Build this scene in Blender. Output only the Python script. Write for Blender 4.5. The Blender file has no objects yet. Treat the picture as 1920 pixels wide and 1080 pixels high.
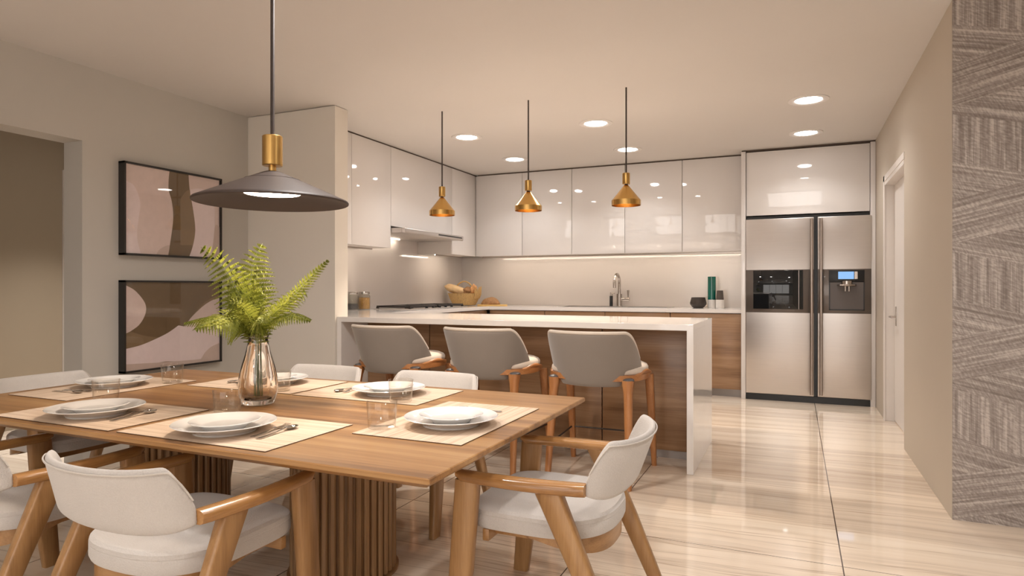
import bpy, bmesh, math, random
from mathutils import Vector, Matrix
from math import sin, cos, pi, radians, sqrt
random.seed(7)
S = bpy.context.scene
COL = S.collection

# ------------------------------------------------------------------ camera, world, exposure
cam_d = bpy.data.cameras.new('camera'); cam = bpy.data.objects.new('camera', cam_d); COL.objects.link(cam)
cam.location = (0, 0, 1.25); cam.rotation_euler = (pi/2, 0, .4139)
cam_d.sensor_width = 36; cam_d.lens = 36*1207/1920; cam_d.clip_start = .05
S.camera = cam
W = bpy.data.worlds.new('world'); S.world = W; W.use_nodes = True
W.node_tree.nodes['Background'].inputs[0].default_value = (1, .93, .87, 1)
W.node_tree.nodes['Background'].inputs[1].default_value = 3.6      # sky set as fill light through the added, unseen window
S.view_settings.view_transform = 'Standard'; S.view_settings.look = 'None'
S.view_settings.gamma = 1; S.view_settings.use_curve_mapping = False
S.view_settings.exposure = 0.0
DOWN = 22.0; DOWN_COL = (1, .97, .94); DOWN_W = 14   # recessed downlights
PEND = 26.0; PEND_COL = (1, .81, .63); PEND_W = 62    # dining pendant diffuser
STRIP = 32.0; STRIP_COL = (1, .88, .72)    # strips under the wall cabinets
SPOT = 20.0; SPOT_W = 60                   # bulbs inside the three brass shades
ZC = 2.806                                 # ceiling height

# ------------------------------------------------------------------ node helpers
def new_mat(name):
    m = bpy.data.materials.new(name); m.use_nodes = True
    nt = m.node_tree; return m, nt, nt.nodes['Principled BSDF']
def nd(nt, t, **kw):
    n = nt.nodes.new(t)
    for k, v in kw.items():
        if isinstance(k, str) and hasattr(n, k): setattr(n, k, v)
    return n
def setp(b, **kw):
    names = dict(col='Base Color', rough='Roughness', metal='Metallic', spec='Specular IOR Level', coat='Coat Weight',
                 coatr='Coat Roughness', trans='Transmission Weight', ior='IOR', sheen='Sheen Weight', sheenr='Sheen Roughness',
                 emit='Emission Color', estr='Emission Strength', aniso='Anisotropic', sss='Subsurface Weight')
    for k, v in kw.items():
        if k in ('col', 'emit') and len(v) == 3: v = (*v, 1)
        b.inputs[names[k]].default_value = v
def math_(nt, op, a, b=None, c=None, clamp=False):
    n = nt.nodes.new('ShaderNodeMath'); n.operation = op; n.use_clamp = clamp
    for i, v in enumerate((a, b, c)):
        if v is None: continue
        if isinstance(v, (int, float)): n.inputs[i].default_value = v
        else: nt.links.new(v, n.inputs[i])
    return n.outputs[0]
def vec(nt, x, y, z):
    n = nt.nodes.new('ShaderNodeCombineXYZ')
    for i, v in enumerate((x, y, z)):
        if isinstance(v, (int, float)): n.inputs[i].default_value = v
        else: nt.links.new(v, n.inputs[i])
    return n.outputs[0]
def coords(nt, world=False):
    if world:
        g = nt.nodes.new('ShaderNodeNewGeometry'); out = g.outputs['Position']
    else:
        t = nt.nodes.new('ShaderNodeTexCoord'); out = t.outputs['Object']
    s = nt.nodes.new('ShaderNodeSeparateXYZ'); nt.links.new(out, s.inputs[0])
    return out, s.outputs[0], s.outputs[1], s.outputs[2]
def noise(nt, v, scale=1, detail=4, rough=.5, dist=0):
    n = nt.nodes.new('ShaderNodeTexNoise'); n.inputs['Scale'].default_value = scale; n.inputs['Detail'].default_value = detail
    n.inputs['Roughness'].default_value = rough; n.inputs['Distortion'].default_value = dist
    nt.links.new(v, n.inputs['Vector']); return n.outputs['Fac']
def ramp(nt, f, stops):
    n = nt.nodes.new('ShaderNodeValToRGB'); e = n.color_ramp.elements
    while len(e) < len(stops): e.new(.5)
    for el, (p, c) in zip(e, stops): el.position = p; el.color = (*c, 1) if len(c) == 3 else c
    nt.links.new(f, n.inputs[0]); return n.outputs[0]
def mixc(nt, f, a, b, mode='MIX'):
    n = nt.nodes.new('ShaderNodeMix'); n.data_type = 'RGBA'; n.blend_type = mode
    for sock, v in ((n.inputs[0], f), (n.inputs[6], a), (n.inputs[7], b)):
        if isinstance(v, (int, float)): sock.default_value = v
        elif isinstance(v, tuple): sock.default_value = (*v, 1) if len(v) == 3 else v
        else: nt.links.new(v, sock)
    return n.outputs[2]
def bump(nt, b, h, strength=.2, dist=.01):
    n = nt.nodes.new('ShaderNodeBump'); n.inputs['Strength'].default_value = strength; n.inputs['Distance'].default_value = dist
    nt.links.new(h, n.inputs['Height']); nt.links.new(n.outputs[0], b.inputs['Normal'])

def plain(name, col, rough=.5, metal=0, coat=0, spec=.5, var=.04, scale=6, bmp=0, bscale=200, **kw):
    m, nt, b = new_mat(name); setp(b, rough=rough, metal=metal, coat=coat, spec=spec, **kw)
    p, x, y, z = coords(nt)
    f = noise(nt, p, scale, 3)
    c = mixc(nt, f, tuple(max(0, v*(1-var)) for v in col), tuple(min(1, v*(1+var)) for v in col))
    nt.links.new(c, b.inputs['Base Color'])
    if bmp: bump(nt, b, noise(nt, p, bscale, 3), bmp, .002)
    return m
def wood(name, axis, dark, mid, light, fine=90, plank=None, rough=.38, coat=.15, stretch=.06):
    m, nt, b = new_mat(name); setp(b, rough=rough, coat=coat, coatr=.2)
    p, x, y, z = coords(nt)
    k = {'x': (stretch, 1, 1), 'y': (1, stretch, 1), 'z': (1, 1, stretch)}[axis]
    v = vec(nt, math_(nt, 'MULTIPLY', x, k[0]), math_(nt, 'MULTIPLY', y, k[1]), math_(nt, 'MULTIPLY', z, k[2]))
    big = noise(nt, v, fine*.22, 3, .5, .6); small = noise(nt, v, fine*2.2, 4, .6)
    f = math_(nt, 'ADD', math_(nt, 'MULTIPLY', big, .68), math_(nt, 'MULTIPLY', small, .32))
    if plank:
        ax, w = plank
        q = math_(nt, 'FLOOR', math_(nt, 'DIVIDE', {'x': x, 'y': y, 'z': z}[ax], w))
        wn = nt.nodes.new('ShaderNodeTexWhiteNoise'); wn.noise_dimensions = '1D'; nt.links.new(q, wn.inputs['W'])
        f = math_(nt, 'ADD', f, math_(nt, 'MULTIPLY', math_(nt, 'SUBTRACT', wn.outputs[0], .5), .17))
    c = ramp(nt, f, [(.30, dark), (.5, mid), (.72, light)])
    nt.links.new(c, b.inputs['Base Color'])
    bump(nt, b, small, .06, .002)
    return m
def emis(name, col, s):
    m, nt, b = new_mat(name); setp(b, col=(.8, .8, .8), emit=col, estr=s, rough=.6); return m
def fabric(name, col, dark, scale=420, sheen=.35, bs=.7):
    m, nt, b = new_mat(name); setp(b, rough=.9, spec=.2, sheen=sheen, sheenr=.5)
    p, x, y, z = coords(nt)
    n1 = noise(nt, p, scale*.5, 4, .7); n2 = noise(nt, p, 9, 3)
    c = mixc(nt, math_(nt, 'ADD', math_(nt, 'MULTIPLY', n1, .7), math_(nt, 'MULTIPLY', n2, .3)), dark, col)
    nt.links.new(c, b.inputs['Base Color']); bump(nt, b, n1, bs, .004)
    return m
def glassm(name, col=(1, 1, 1), ior=1.45, rough=0):
    m, nt, b = new_mat(name); setp(b, col=col, trans=1, ior=ior, rough=rough); return m
def thin_glass(name, col=(.96, .97, .96), base=.05, edge=.75):
    m, nt, b = new_mat(name); out = nt.nodes['Material Output']; nt.nodes.remove(b)
    t = nt.nodes.new('ShaderNodeBsdfTransparent'); t.inputs[0].default_value = (*col, 1)
    g = nt.nodes.new('ShaderNodeBsdfGlossy'); g.inputs['Roughness'].default_value = .02
    lw = nt.nodes.new('ShaderNodeLayerWeight'); lw.inputs[0].default_value = .32
    f = math_(nt, 'ADD', math_(nt, 'MULTIPLY', math_(nt, 'POWER', lw.outputs['Facing'], 2.6), edge), base, clamp=True)
    mx = nt.nodes.new('ShaderNodeMixShader'); nt.links.new(f, mx.inputs[0]); nt.links.new(t.outputs[0], mx.inputs[1]); nt.links.new(g.outputs[0], mx.inputs[2])
    nt.links.new(mx.outputs[0], out.inputs[0]); return m
def steel(name, col, rough=.28, axis='x', aniso=.5):
    m, nt, b = new_mat(name); setp(b, metal=1, aniso=aniso)
    p, x, y, z = coords(nt)
    k = {'x': (1, 60, 60), 'z': (60, 60, 1), 'y': (60, 1, 60)}[axis]
    v = vec(nt, math_(nt, 'MULTIPLY', x, k[0]), math_(nt, 'MULTIPLY', y, k[1]), math_(nt, 'MULTIPLY', z, k[2]))
    n = noise(nt, v, 5, 3, .6)
    nt.links.new(mixc(nt, n, tuple(c*.86 for c in col), col), b.inputs['Base Color'])
    nt.links.new(math_(nt, 'ADD', math_(nt, 'MULTIPLY', n, .14), rough-.07), b.inputs['Roughness'])
    bump(nt, b, n, .03, .001)
    return m

# ------------------------------------------------------------------ materials
M = {}
M['ceiling'] = plain('ceiling_paint', (.68, .645, .615), .8, scale=1.5, var=.02)
M['wall'] = plain('wall_paint', (.53, .50, .455), .75, scale=2, var=.02, bmp=.04)
M['wall_tan'] = plain('wall_paint_tan', (.53, .465, .385), .7, scale=2, var=.02, bmp=.04)
M['door_white'] = plain('door_lacquer', (.78, .73, .69), .4, var=.01)
M['gloss'] = plain('white_gloss_lacquer', (.77, .735, .715), .04, coat=.4, coatr=.02, var=.01)
M['carcass'] = plain('cabinet_carcass', (.62, .57, .53), .5, var=.01)
M['gapdark'] = plain('gap_shade', (.10, .07, .055), .8)  # dark brown standing in for the shade in cabinet gaps
M['quartz'] = plain('white_quartz', (.82, .78, .75), .10, coat=.3, coatr=.05, var=.03, scale=9)
M['splash'] = plain('splashback_glass', (.64, .585, .55), .12, coat=.2, coatr=.06, var=.01)
OAKD, OAKM, OAKL = (.33, .165, .062), (.50, .27, .105), (.62, .37, .165)
M['table'] = wood('oak_table', 'x', (.19, .085, .028), (.36, .18, .064), (.49, .285, .12), 70, ('y', .062), .34, .2, .03)
M['oak_y'] = wood('oak_arm', 'y', (.27, .125, .04), (.40, .195, .065), (.52, .28, .10), 90, None, .26, .4)
M['oak_z'] = wood('oak_leg', 'z', (.25, .125, .045), (.37, .195, .075), (.48, .28, .12), 90, None, .34, .2)
M['oak_x'] = wood('oak_rail', 'x', (.24, .115, .04), (.36, .185, .07), (.46, .26, .11), 90, None, .34, .2)
M['slat'] = wood('oak_slat', 'z', (.21, .105, .042), (.31, .17, .072), (.41, .24, .11), 80, None, .45, .08)
M['walnut'] = wood('walnut_panel', 'x', (.17, .085, .038), (.30, .165, .082), (.42, .255, .14), 46, None, .3, .25, .045)
M['walnut_y'] = wood('walnut_panel_side', 'y', (.17, .085, .038), (.30, .165, .082), (.42, .255, .14), 46, None, .3, .25, .045)
M['cherry_z'] = wood('stool_leg_wood', 'z', (.27, .10, .03), (.42, .175, .06), (.54, .26, .105), 90, None, .32, .25)
M['cherry_y'] = wood('stool_rail_wood', 'y', (.27, .10, .03), (.42, .175, .06), (.54, .26, .105), 90, None, .32, .25)
M['boucle'] = fabric('white_boucle', (.70, .655, .615), (.50, .46, .43))
M['taupe'] = fabric('taupe_fabric', (.30, .255, .22), (.23, .195, .168), 600, .5, .15)
M['cream'] = fabric('cream_fabric', (.72, .63, .54), (.60, .51, .43), 500, .3, .2)
M['piping'] = fabric('piping', (.70, .64, .58), (.55, .5, .45))
M['brass'] = plain('brushed_brass', (.66, .40, .13), .24, 1, var=.06, scale=30)
M['brass_sat'] = plain('satin_brass', (.60, .37, .125), .30, 1, var=.05, scale=30)
M['black_metal'] = plain('black_metal', (.045, .034, .030), .42, .3)
M['shade'] = plain('dark_bronze_shade', (.052, .034, .027), .55, .1)
M['cord'] = plain('black_cord', (.055, .04, .035), .6)
M['frame'] = plain('black_frame', (.018, .015, .013), .45)
M['black'] = plain('black_plastic', (.008, .008, .009), .35)
M['blackglass'] = plain('black_glass', (.006, .008, .010), .03, spec=.6)
M['castiron'] = plain('cast_iron', (.028, .021, .018), .55, bmp=.1)
M['steel'] = steel('brushed_steel', (.70, .66, .635), .34, 'x')
M['steel_z'] = steel('handle_steel', (.46, .40, .36), .3, 'z')
M['chrome'] = plain('chrome', (.62, .59, .56), .1, 1)
M['nickel'] = plain('brushed_nickel', (.50, .45, .41), .22, 1)
M['band'] = plain('fridge_band', (.13, .108, .095), .25, .5, coat=.3)
M['dispenser'] = plain('dispenser_recess', (.105, .088, .082), .4, .2)
M['china'] = plain('white_china', (.80, .775, .75), .12, coat=.5, coatr=.04, var=.005)
M['tumbler'] = thin_glass('tumbler_glass', (.98, .968, .95), .045, .95)
M['jar'] = thin_glass('jar_glass', (.93, .93, .91), .06)
M['vase'] = glassm('vase_glass', (1, .965, .92), 1.62)
M['pane'] = thin_glass('picture_glass', (.97, .97, .97), .035)
M['down'] = emis('downlight_diffuser', DOWN_COL, DOWN)
M['pend'] = emis('pendant_diffuser', PEND_COL, PEND)
M['strip'] = emis('light_strip', STRIP_COL, STRIP)
M['bulb'] = emis('pendant_bulb', PEND_COL, SPOT)
M['trimring'] = plain('downlight_trim', (.74, .70, .67), .35)
M['kick'] = plain('plinth_metal', (.36, .33, .31), .35, .6)
M['basketry'] = plain('wicker', (.52, .33, .13), .7, var=.35, scale=60)
M['crust'] = plain('bread_crust', (.72, .50, .27), .8, var=.25, scale=14, bmp=.4, bscale=60)
M['crust_dark'] = plain('dark_crust', (.33, .17, .07), .7, var=.5, scale=40, bmp=.4, bscale=90)
M['crust_orange'] = plain('golden_crust', (.68, .34, .13), .6, var=.35, scale=40, bmp=.3, bscale=60)
M['board'] = plain('board_wood', (.72, .45, .14), .45, var=.1, scale=12)
M['darkwood'] = plain('dark_burnt_wood', (.035, .024, .019), .4, var=.6, scale=20)
M['marble'] = plain('white_marble', (.74, .70, .66), .3, var=.12, scale=40)
M['emerald'] = plain('emerald_glass', (.0, .115, .085), .12, coat=.5)
M['graybrown'] = plain('smoked_wood', (.085, .065, .055), .45)
M['coffee'] = plain('ground_coffee', (.05, .045, .045), .9, bmp=.5, bscale=120)
M['pasta'] = plain('dry_pasta', (.62, .34, .09), .7, var=.55, scale=90, bmp=.6, bscale=140)
M['capdark'] = plain('hollow_shade', (.07, .07, .075), .4, coat=.2)  # dark colour standing in for the shaded hollow atop the rear legs
def fern_mat():
    m, nt, b = new_mat('fern_leaf'); p, x, y, z = coords(nt)
    f = noise(nt, p, 30, 2)
    c = mixc(nt, f, (.15, .20, .026), (.40, .40, .065))
    nt.links.new(c, b.inputs['Base Color']); setp(b, rough=.45, spec=.3)
    tr = nt.nodes.new('ShaderNodeBsdfTranslucent'); nt.links.new(c, tr.inputs[0])
    mx = nt.nodes.new('ShaderNodeMixShader'); mx.inputs[0].default_value = .35
    nt.links.new(b.outputs[0], mx.inputs[1]); nt.links.new(tr.outputs[0], mx.inputs[2])
    nt.links.new(mx.outputs[0], nt.nodes['Material Output'].inputs[0]); return m
M['fern'] = fern_mat()
M['stem'] = plain('fern_stem', (.10, .14, .03), .5)
def floor_mat():
    m, nt, b = new_mat('polished_striped_marble'); setp(b, rough=.045, spec=.55, coat=.15, coatr=.02)
    p, x, y, z = coords(nt, True)
    ci = math_(nt, 'FLOOR', math_(nt, 'DIVIDE', math_(nt, 'SUBTRACT', x, .197), 1.128))
    ri = math_(nt, 'FLOOR', math_(nt, 'DIVIDE', math_(nt, 'SUBTRACT', y, 3.24), 4.6))
    off = math_(nt, 'ADD', math_(nt, 'MULTIPLY', ci, .013), math_(nt, 'MULTIPLY', ri, 7.3))
    wob = noise(nt, vec(nt, math_(nt, 'MULTIPLY', x, .55), math_(nt, 'ADD', math_(nt, 'MULTIPLY', y, .9), off), 0), 1.3, 3)
    yy = math_(nt, 'ADD', math_(nt, 'ADD', y, off), math_(nt, 'MULTIPLY', wob, .16))
    yy = math_(nt, 'ADD', yy, math_(nt, 'MULTIPLY', x, -.035))
    broad = noise(nt, vec(nt, math_(nt, 'MULTIPLY', x, .12), math_(nt, 'MULTIPLY', yy, 2.1), 0), 1, 3, .55)
    mid = noise(nt, vec(nt, math_(nt, 'MULTIPLY', x, .16), math_(nt, 'MULTIPLY', yy, 8.5), 3), 1, 4, .6)
    thin = noise(nt, vec(nt, math_(nt, 'MULTIPLY', x, .2), math_(nt, 'MULTIPLY', yy, 26), 7), 1, 4, .65)
    f = math_(nt, 'ADD', math_(nt, 'ADD', math_(nt, 'MULTIPLY', broad, .48), math_(nt, 'MULTIPLY', mid, .36)), math_(nt, 'MULTIPLY', thin, .16))
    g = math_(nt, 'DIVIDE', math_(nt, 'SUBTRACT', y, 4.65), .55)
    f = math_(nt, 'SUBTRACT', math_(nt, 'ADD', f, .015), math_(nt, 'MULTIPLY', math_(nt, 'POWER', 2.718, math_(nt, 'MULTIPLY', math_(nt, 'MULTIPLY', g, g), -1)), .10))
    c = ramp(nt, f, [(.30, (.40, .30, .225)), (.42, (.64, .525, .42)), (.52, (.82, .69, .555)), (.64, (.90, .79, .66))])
    vein = math_(nt, 'ABSOLUTE', math_(nt, 'SUBTRACT', mid, .47))
    vm = math_(nt, 'SUBTRACT', 1, math_(nt, 'DIVIDE', vein, .012), clamp=True)
    c = mixc(nt, math_(nt, 'MULTIPLY', vm, .5), c, (.34, .225, .145))
    # joints
    def line(co, o, step, w):
        t = math_(nt, 'DIVIDE', math_(nt, 'SUBTRACT', co, o), step)
        fr = math_(nt, 'ABSOLUTE', math_(nt, 'SUBTRACT', t, math_(nt, 'ROUND', t)))
        return math_(nt, 'LESS_THAN', fr, w/step)
    j = math_(nt, 'MAXIMUM', line(x, .197, 1.128, .0028), line(y, 3.24, 4.6, .0022))
    inb = math_(nt, 'MULTIPLY', math_(nt, 'LESS_THAN', x, -.931), math_(nt, 'LESS_THAN', math_(nt, 'ABSOLUTE', math_(nt, 'SUBTRACT', y, 4.085)), .0022))
    j = math_(nt, 'MAXIMUM', j, inb)
    c = mixc(nt, j, c, (.09, .06, .045))
    nt.links.new(c, b.inputs['Base Color']); return m
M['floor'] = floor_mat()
def wallpaper_mat():
    m, nt, b = new_mat('woven_wallpaper'); setp(b, rough=.75, spec=.25)
    p, x, y, z = coords(nt, True)
    xr = math_(nt, 'SUBTRACT', x, .783)
    u = math_(nt, 'ADD', z, math_(nt, 'MULTIPLY', xr, .25))
    v = math_(nt, 'SUBTRACT', z, math_(nt, 'MULTIPLY', xr, .264))
    pu = math_(nt, 'FLOORED_MODULO', math_(nt, 'SUBTRACT', u, 1.930), .741)
    isv = math_(nt, 'LESS_THAN', pu, .257)
    pv = math_(nt, 'FLOORED_MODULO', math_(nt, 'SUBTRACT', v, 1.487), .741)
    isa = math_(nt, 'MULTIPLY', math_(nt, 'LESS_THAN', pv, .236), math_(nt, 'SUBTRACT', 1, isv))
    def sel(f, a, c):
        n = nt.nodes.new('ShaderNodeMix'); nt.links.new(f, n.inputs[0]); nt.links.new(a, n.inputs[2]); nt.links.new(c, n.inputs[3]); return n.outputs[0]
    ac = sel(isv, sel(isa, u, math_(nt, 'ADD', v, 3.3)), math_(nt, 'ADD', x, 9.1))
    al = sel(isv, x, z)
    rib = noise(nt, vec(nt, math_(nt, 'MULTIPLY', ac, 44), math_(nt, 'MULTIPLY', al, 1.3), 0), 1, 3, .65)
    rib2 = noise(nt, vec(nt, math_(nt, 'MULTIPLY', ac, 150), math_(nt, 'MULTIPLY', al, 3), 5), 1, 2, .6)
    sk = math_(nt, 'ADD', al, math_(nt, 'MULTIPLY', ac, .55))
    thr = noise(nt, vec(nt, math_(nt, 'MULTIPLY', ac, 40), math_(nt, 'MULTIPLY', sk, 95), 2), 1, 2, .5)
    f = math_(nt, 'ADD', math_(nt, 'ADD', math_(nt, 'MULTIPLY', rib, .76), math_(nt, 'MULTIPLY', thr, .36)), math_(nt, 'MULTIPLY', rib2, .22))
    c = ramp(nt, f, [(.53, (.22, .185, .165)), (.67, (.335, .288, .262)), (.81, (.55, .49, .45))])
    edge = math_(nt, 'MAXIMUM', math_(nt, 'LESS_THAN', pv, .004), math_(nt, 'LESS_THAN', pu, .003))
    nt.links.new(c, b.inputs['Base Color']); bump(nt, b, f, .5, .01); return m
M['wallpaper'] = wallpaper_mat()
def mat_mat(name, axis):
    m, nt, b = new_mat(name); setp(b, rough=.7, spec=.25)
    p, x, y, z = coords(nt)
    a, c_ = (x, y) if axis == 'x' else (y, x)
    n1 = noise(nt, vec(nt, math_(nt, 'MULTIPLY', a, 1.2), math_(nt, 'MULTIPLY', c_, 260), 0), 1, 3, .6)
    n2 = noise(nt, vec(nt, math_(nt, 'MULTIPLY', a, .6), math_(nt, 'MULTIPLY', c_, 40), 4), 1, 2)
    f = math_(nt, 'ADD', math_(nt, 'MULTIPLY', n1, .7), math_(nt, 'MULTIPLY', n2, .3))
    c = ramp(nt, f, [(.34, (.42, .29, .195)), (.48, (.64, .49, .365)), (.64, (.76, .62, .49))])
    nt.links.new(c, b.inputs['Base Color']); bump(nt, b, n1, .2, .002); return m
M['mat'] = mat_mat('placemat_weave', 'x'); M['matedge'] = plain('placemat_edge', (.10, .055, .03), .7)
def lcd_mat():
    m, nt, b = new_mat('lcd_screen'); p, x, y, z = coords(nt)
    n = nt.nodes.new('ShaderNodeTexBrick'); n.inputs['Scale'].default_value = 1
    nt.links.new(vec(nt, math_(nt, 'MULTIPLY', x, 45), math_(nt, 'MULTIPLY', z, 60), 0), n.inputs['Vector'])
    n.inputs['Color1'].default_value = (.01, .10, .62, 1); n.inputs['Color2'].default_value = (.04, .25, .9, 1); n.inputs['Mortar'].default_value = (.35, .62, .95, 1)
    n.inputs['Mortar Size'].default_value = .09
    nt.links.new(n.outputs[0], b.inputs['Emission Color']); setp(b, col=(.02, .05, .1), estr=1.0); return m
M['lcd'] = lcd_mat()
def art_mat(name, col):
    m, nt, b = new_mat(name); setp(b, rough=.6); p, x, y, z = coords(nt)
    f = math_(nt, 'ADD', math_(nt, 'MULTIPLY', noise(nt, p, 18, 5, .7), .6), math_(nt, 'MULTIPLY', noise(nt, p, 160, 3, .7), .4))
    nt.links.new(mixc(nt, f, tuple(c*.82 for c in col), tuple(min(1, c*1.15) for c in col)), b.inputs['Base Color']); return m
PK, PL, TA, BR, BD, PM = (art_mat('art_pink', (.80, .64, .59)), art_mat('art_lilac', (.88, .73, .72)), art_mat('art_tan', (.66, .51, .445)),
                          art_mat('art_brown', (.26, .175, .095)), art_mat('art_darkbrown', (.18, .115, .058)), art_mat('art_mid', (.74, .59, .54)))

# ------------------------------------------------------------------ mesh helpers
def BM(): return bmesh.new()
def box(bm, lo, hi, bev=0, seg=2):
    c = [(a+b)/2 for a, b in zip(lo, hi)]; s = [abs(b-a) for a, b in zip(lo, hi)]
    vs = bmesh.ops.create_cube(bm, size=1)['verts']
    for v in vs: v.co = Vector((v.co[0]*s[0]+c[0], v.co[1]*s[1]+c[1], v.co[2]*s[2]+c[2]))
    if bev:
        es = list({e for v in vs for e in v.link_edges})
        bmesh.ops.bevel(bm, geom=es, offset=bev, segments=seg, affect='EDGES', profile=.5)
    return bm
def loft(bm, rings, cap=True, closed=True):
    vr = [[bm.verts.new(p) for p in r] for r in rings]
    n = len(rings[0])
    for a, b in zip(vr, vr[1:]):
        for i in range(n if closed else n-1):
            j = (i+1) % n
            bm.faces.new((a[i], a[j], b[j], b[i]))
    if cap and closed:
        bm.faces.new(vr[0][::-1]); bm.faces.new(vr[-1])
    return vr
def lathe(bm, prof, n=40, c=(0, 0, 0), close=False):
    rings = []
    for r, z in prof:
        if r < 1e-6: rings.append([bm.verts.new((c[0], c[1], c[2]+z))])
        else: rings.append([bm.verts.new((c[0]+r*cos(2*pi*i/n), c[1]+r*sin(2*pi*i/n), c[2]+z)) for i in range(n)])
    pr = list(zip(rings, rings[1:]))
    if close: pr.append((rings[-1], rings[0]))
    for a, b in pr:
        for i in range(n):
            j = (i+1) % n
            if len(a) == 1 and len(b) == 1: continue
            if len(a) == 1: bm.faces.new((a[0], b[j], b[i]))
            elif len(b) == 1: bm.faces.new((a[i], a[j], b[0]))
            else: bm.faces.new((a[i], a[j], b[j], b[i]))
    return bm
def tube(bm, pts, r, n=10, cap=True):
    pts = [Vector(p) for p in pts]; rr = r if isinstance(r, (list, tuple)) else [r]*len(pts)
    t = (pts[1]-pts[0]).normalized(); up = Vector((0, 0, 1)) if abs(t.z) < .9 else Vector((1, 0, 0))
    a = t.cross(up).normalized(); rings = []
    for i, p in enumerate(pts):
        t2 = (pts[min(i+1, len(pts)-1)]-pts[max(i-1, 0)]).normalized()
        a = (a-t2*a.dot(t2)).normalized(); b = t2.cross(a)
        rings.append([p+(a*cos(2*pi*k/n)+b*sin(2*pi*k/n))*rr[i] for k in range(n)])
    loft(bm, rings, cap); return bm
def rect_ring(cx, cy, z, wx, wy, ch):
    hx, hy = wx/2, wy/2
    return [Vector((cx+a, cy+b, z)) for a, b in ((hx-ch, -hy), (hx, -hy+ch), (hx, hy-ch), (hx-ch, hy), (-hx+ch, hy), (-hx, hy-ch), (-hx, -hy+ch), (-hx+ch, -hy))]
def bez(pts, n):
    P = [Vector(p) for p in pts]; out = []
    for i in range(n+1):
        t = i/n; Q = P[:]
        while len(Q) > 1: Q = [a.lerp(b, t) for a, b in zip(Q, Q[1:])]
        out.append(Q[0])
    return out
def spline(pts, n):
    P = [Vector(p) for p in pts]; out = []
    for i in range(len(P)-1):
        p0, p1, p2, p3 = P[max(i-1, 0)], P[i], P[i+1], P[min(i+2, len(P)-1)]
        for k in range(n):
            t = k/n
            out.append(.5*((2*p1)+(-p0+p2)*t+(2*p0-5*p1+4*p2-p3)*t*t+(-p0+3*p1-3*p2+p3)*t**3))
    out.append(P[-1]); return out
def obj(name, bm, mat, parent=None, smooth=38, sub=0):
    bmesh.ops.recalc_face_normals(bm, faces=bm.faces)
    me = bpy.data.meshes.new(name); bm.to_mesh(me); bm.free()
    for m in (mat if isinstance(mat, (list, tuple)) else [mat]): me.materials.append(m)
    if smooth:
        me.shade_smooth(); me.set_sharp_from_angle(angle=radians(smooth))
    o = bpy.data.objects.new(name, me); COL.objects.link(o)
    if parent: o.parent = parent
    if sub:
        md = o.modifiers.new('subsurf', 'SUBSURF'); md.levels = sub; md.render_levels = sub
    return o
def thing(name, label, cat, loc=(0, 0, 0), rz=0, group=None):
    o = bpy.data.objects.new(name, None); COL.objects.link(o); o.empty_display_size = .1
    o.location = loc; o.rotation_euler = (0, 0, rz); return tag(o, label, cat, group)
def tag(o, label, cat, group=None, kind=None):
    o['label'] = label; o['category'] = cat
    if group: o['group'] = group
    if kind: o['kind'] = kind
    return o
def lamp(parent, loc, power, col, size, blend, radius):
    d = bpy.data.lights.new('lamp_light', 'SPOT'); d.energy = power; d.color = col; d.spot_size = radians(size); d.spot_blend = blend; d.shadow_soft_size = radius
    o = bpy.data.objects.new('lamp_light', d); COL.objects.link(o); o.parent = parent; o.location = loc; return o
def area(parent, loc, power, col, spread, size):
    d = bpy.data.lights.new('lamp_light', 'AREA'); d.shape = 'DISK'; d.size = size; d.energy = power; d.color = col; d.spread = radians(spread)
    o = bpy.data.objects.new('lamp_light', d); COL.objects.link(o); o.parent = parent; o.location = loc; return o
def struct(name, bm, mat, label, cat, parent=None, smooth=0):
    o = obj(name, bm, mat, parent, smooth); o['kind'] = 'structure'; o['label'] = label; o['category'] = cat; return o
def dup(root, label, loc=None, rz=None, group=None):
    r = root.copy(); COL.objects.link(r)
    if loc is not None: r.location = loc
    if rz is not None: r.rotation_euler = (0, 0, rz)
    r['label'] = label
    if group: r['group'] = group
    for ch in list(root.children):
        c = ch.copy(); COL.objects.link(c); c.parent = r
        for g in ch.children:
            d = g.copy(); COL.objects.link(d); d.parent = c
    return r

# ------------------------------------------------------------------ room shell
XL, XR, YB = -4.557, .778, 8.50
struct('floor', box(BM(), (-6.6, -3.8, -.12), (3.0, 8.7, 0)), M['floor'], 'polished cream striped marble floor with thin dark joints', 'floor')
struct('ceiling', box(BM(), (-6.6, -3.8, ZC), (3.0, 8.7, ZC+.12)), M['ceiling'], 'flat pale ceiling with recessed round lights', 'ceiling')
bm = BM()
for lo, hi in (((XL-.2, -3.6, 0), (XL, 1.35, ZC)), ((XL-.2, 1.35, 2.28), (XL, 2.909, ZC)), ((XL-.2, 2.909, 0), (XL, YB, ZC))): box(bm, lo, hi)
struct('wall_left', bm, M['wall'], 'greige left wall with two framed pictures and an open doorway', 'wall')
struct('wall_back', box(BM(), (-4.757, YB, 0), (.95, YB+.15, ZC)), M['wall'], 'kitchen end wall behind the cabinets', 'wall')
bm = BM()
for lo, hi in (((XR, 4.145, 0), (XR+.2, 5.808, ZC)), ((XR, 5.808, 2.275), (XR+.2, 7.0, ZC)), ((XR, 7.0, 0), (XR+.2, YB, ZC))): box(bm, lo, hi)
struct('wall_right', bm, M['wall_tan'], 'tan right wall with a recessed white door beside the fridge', 'wall')
struct('wall_feature', box(BM(), (XR+.002, 4.137, 0), (2.8, 4.1449, ZC)), M['wallpaper'], 'woven geometric wallpaper wall at the right edge', 'wall')
struct('wall_side', box(BM(), (2.8, -3.6, 0), (2.95, 4.145, ZC)), M['wall'], 'side wall of the living area', 'wall')
bm = BM()
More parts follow.
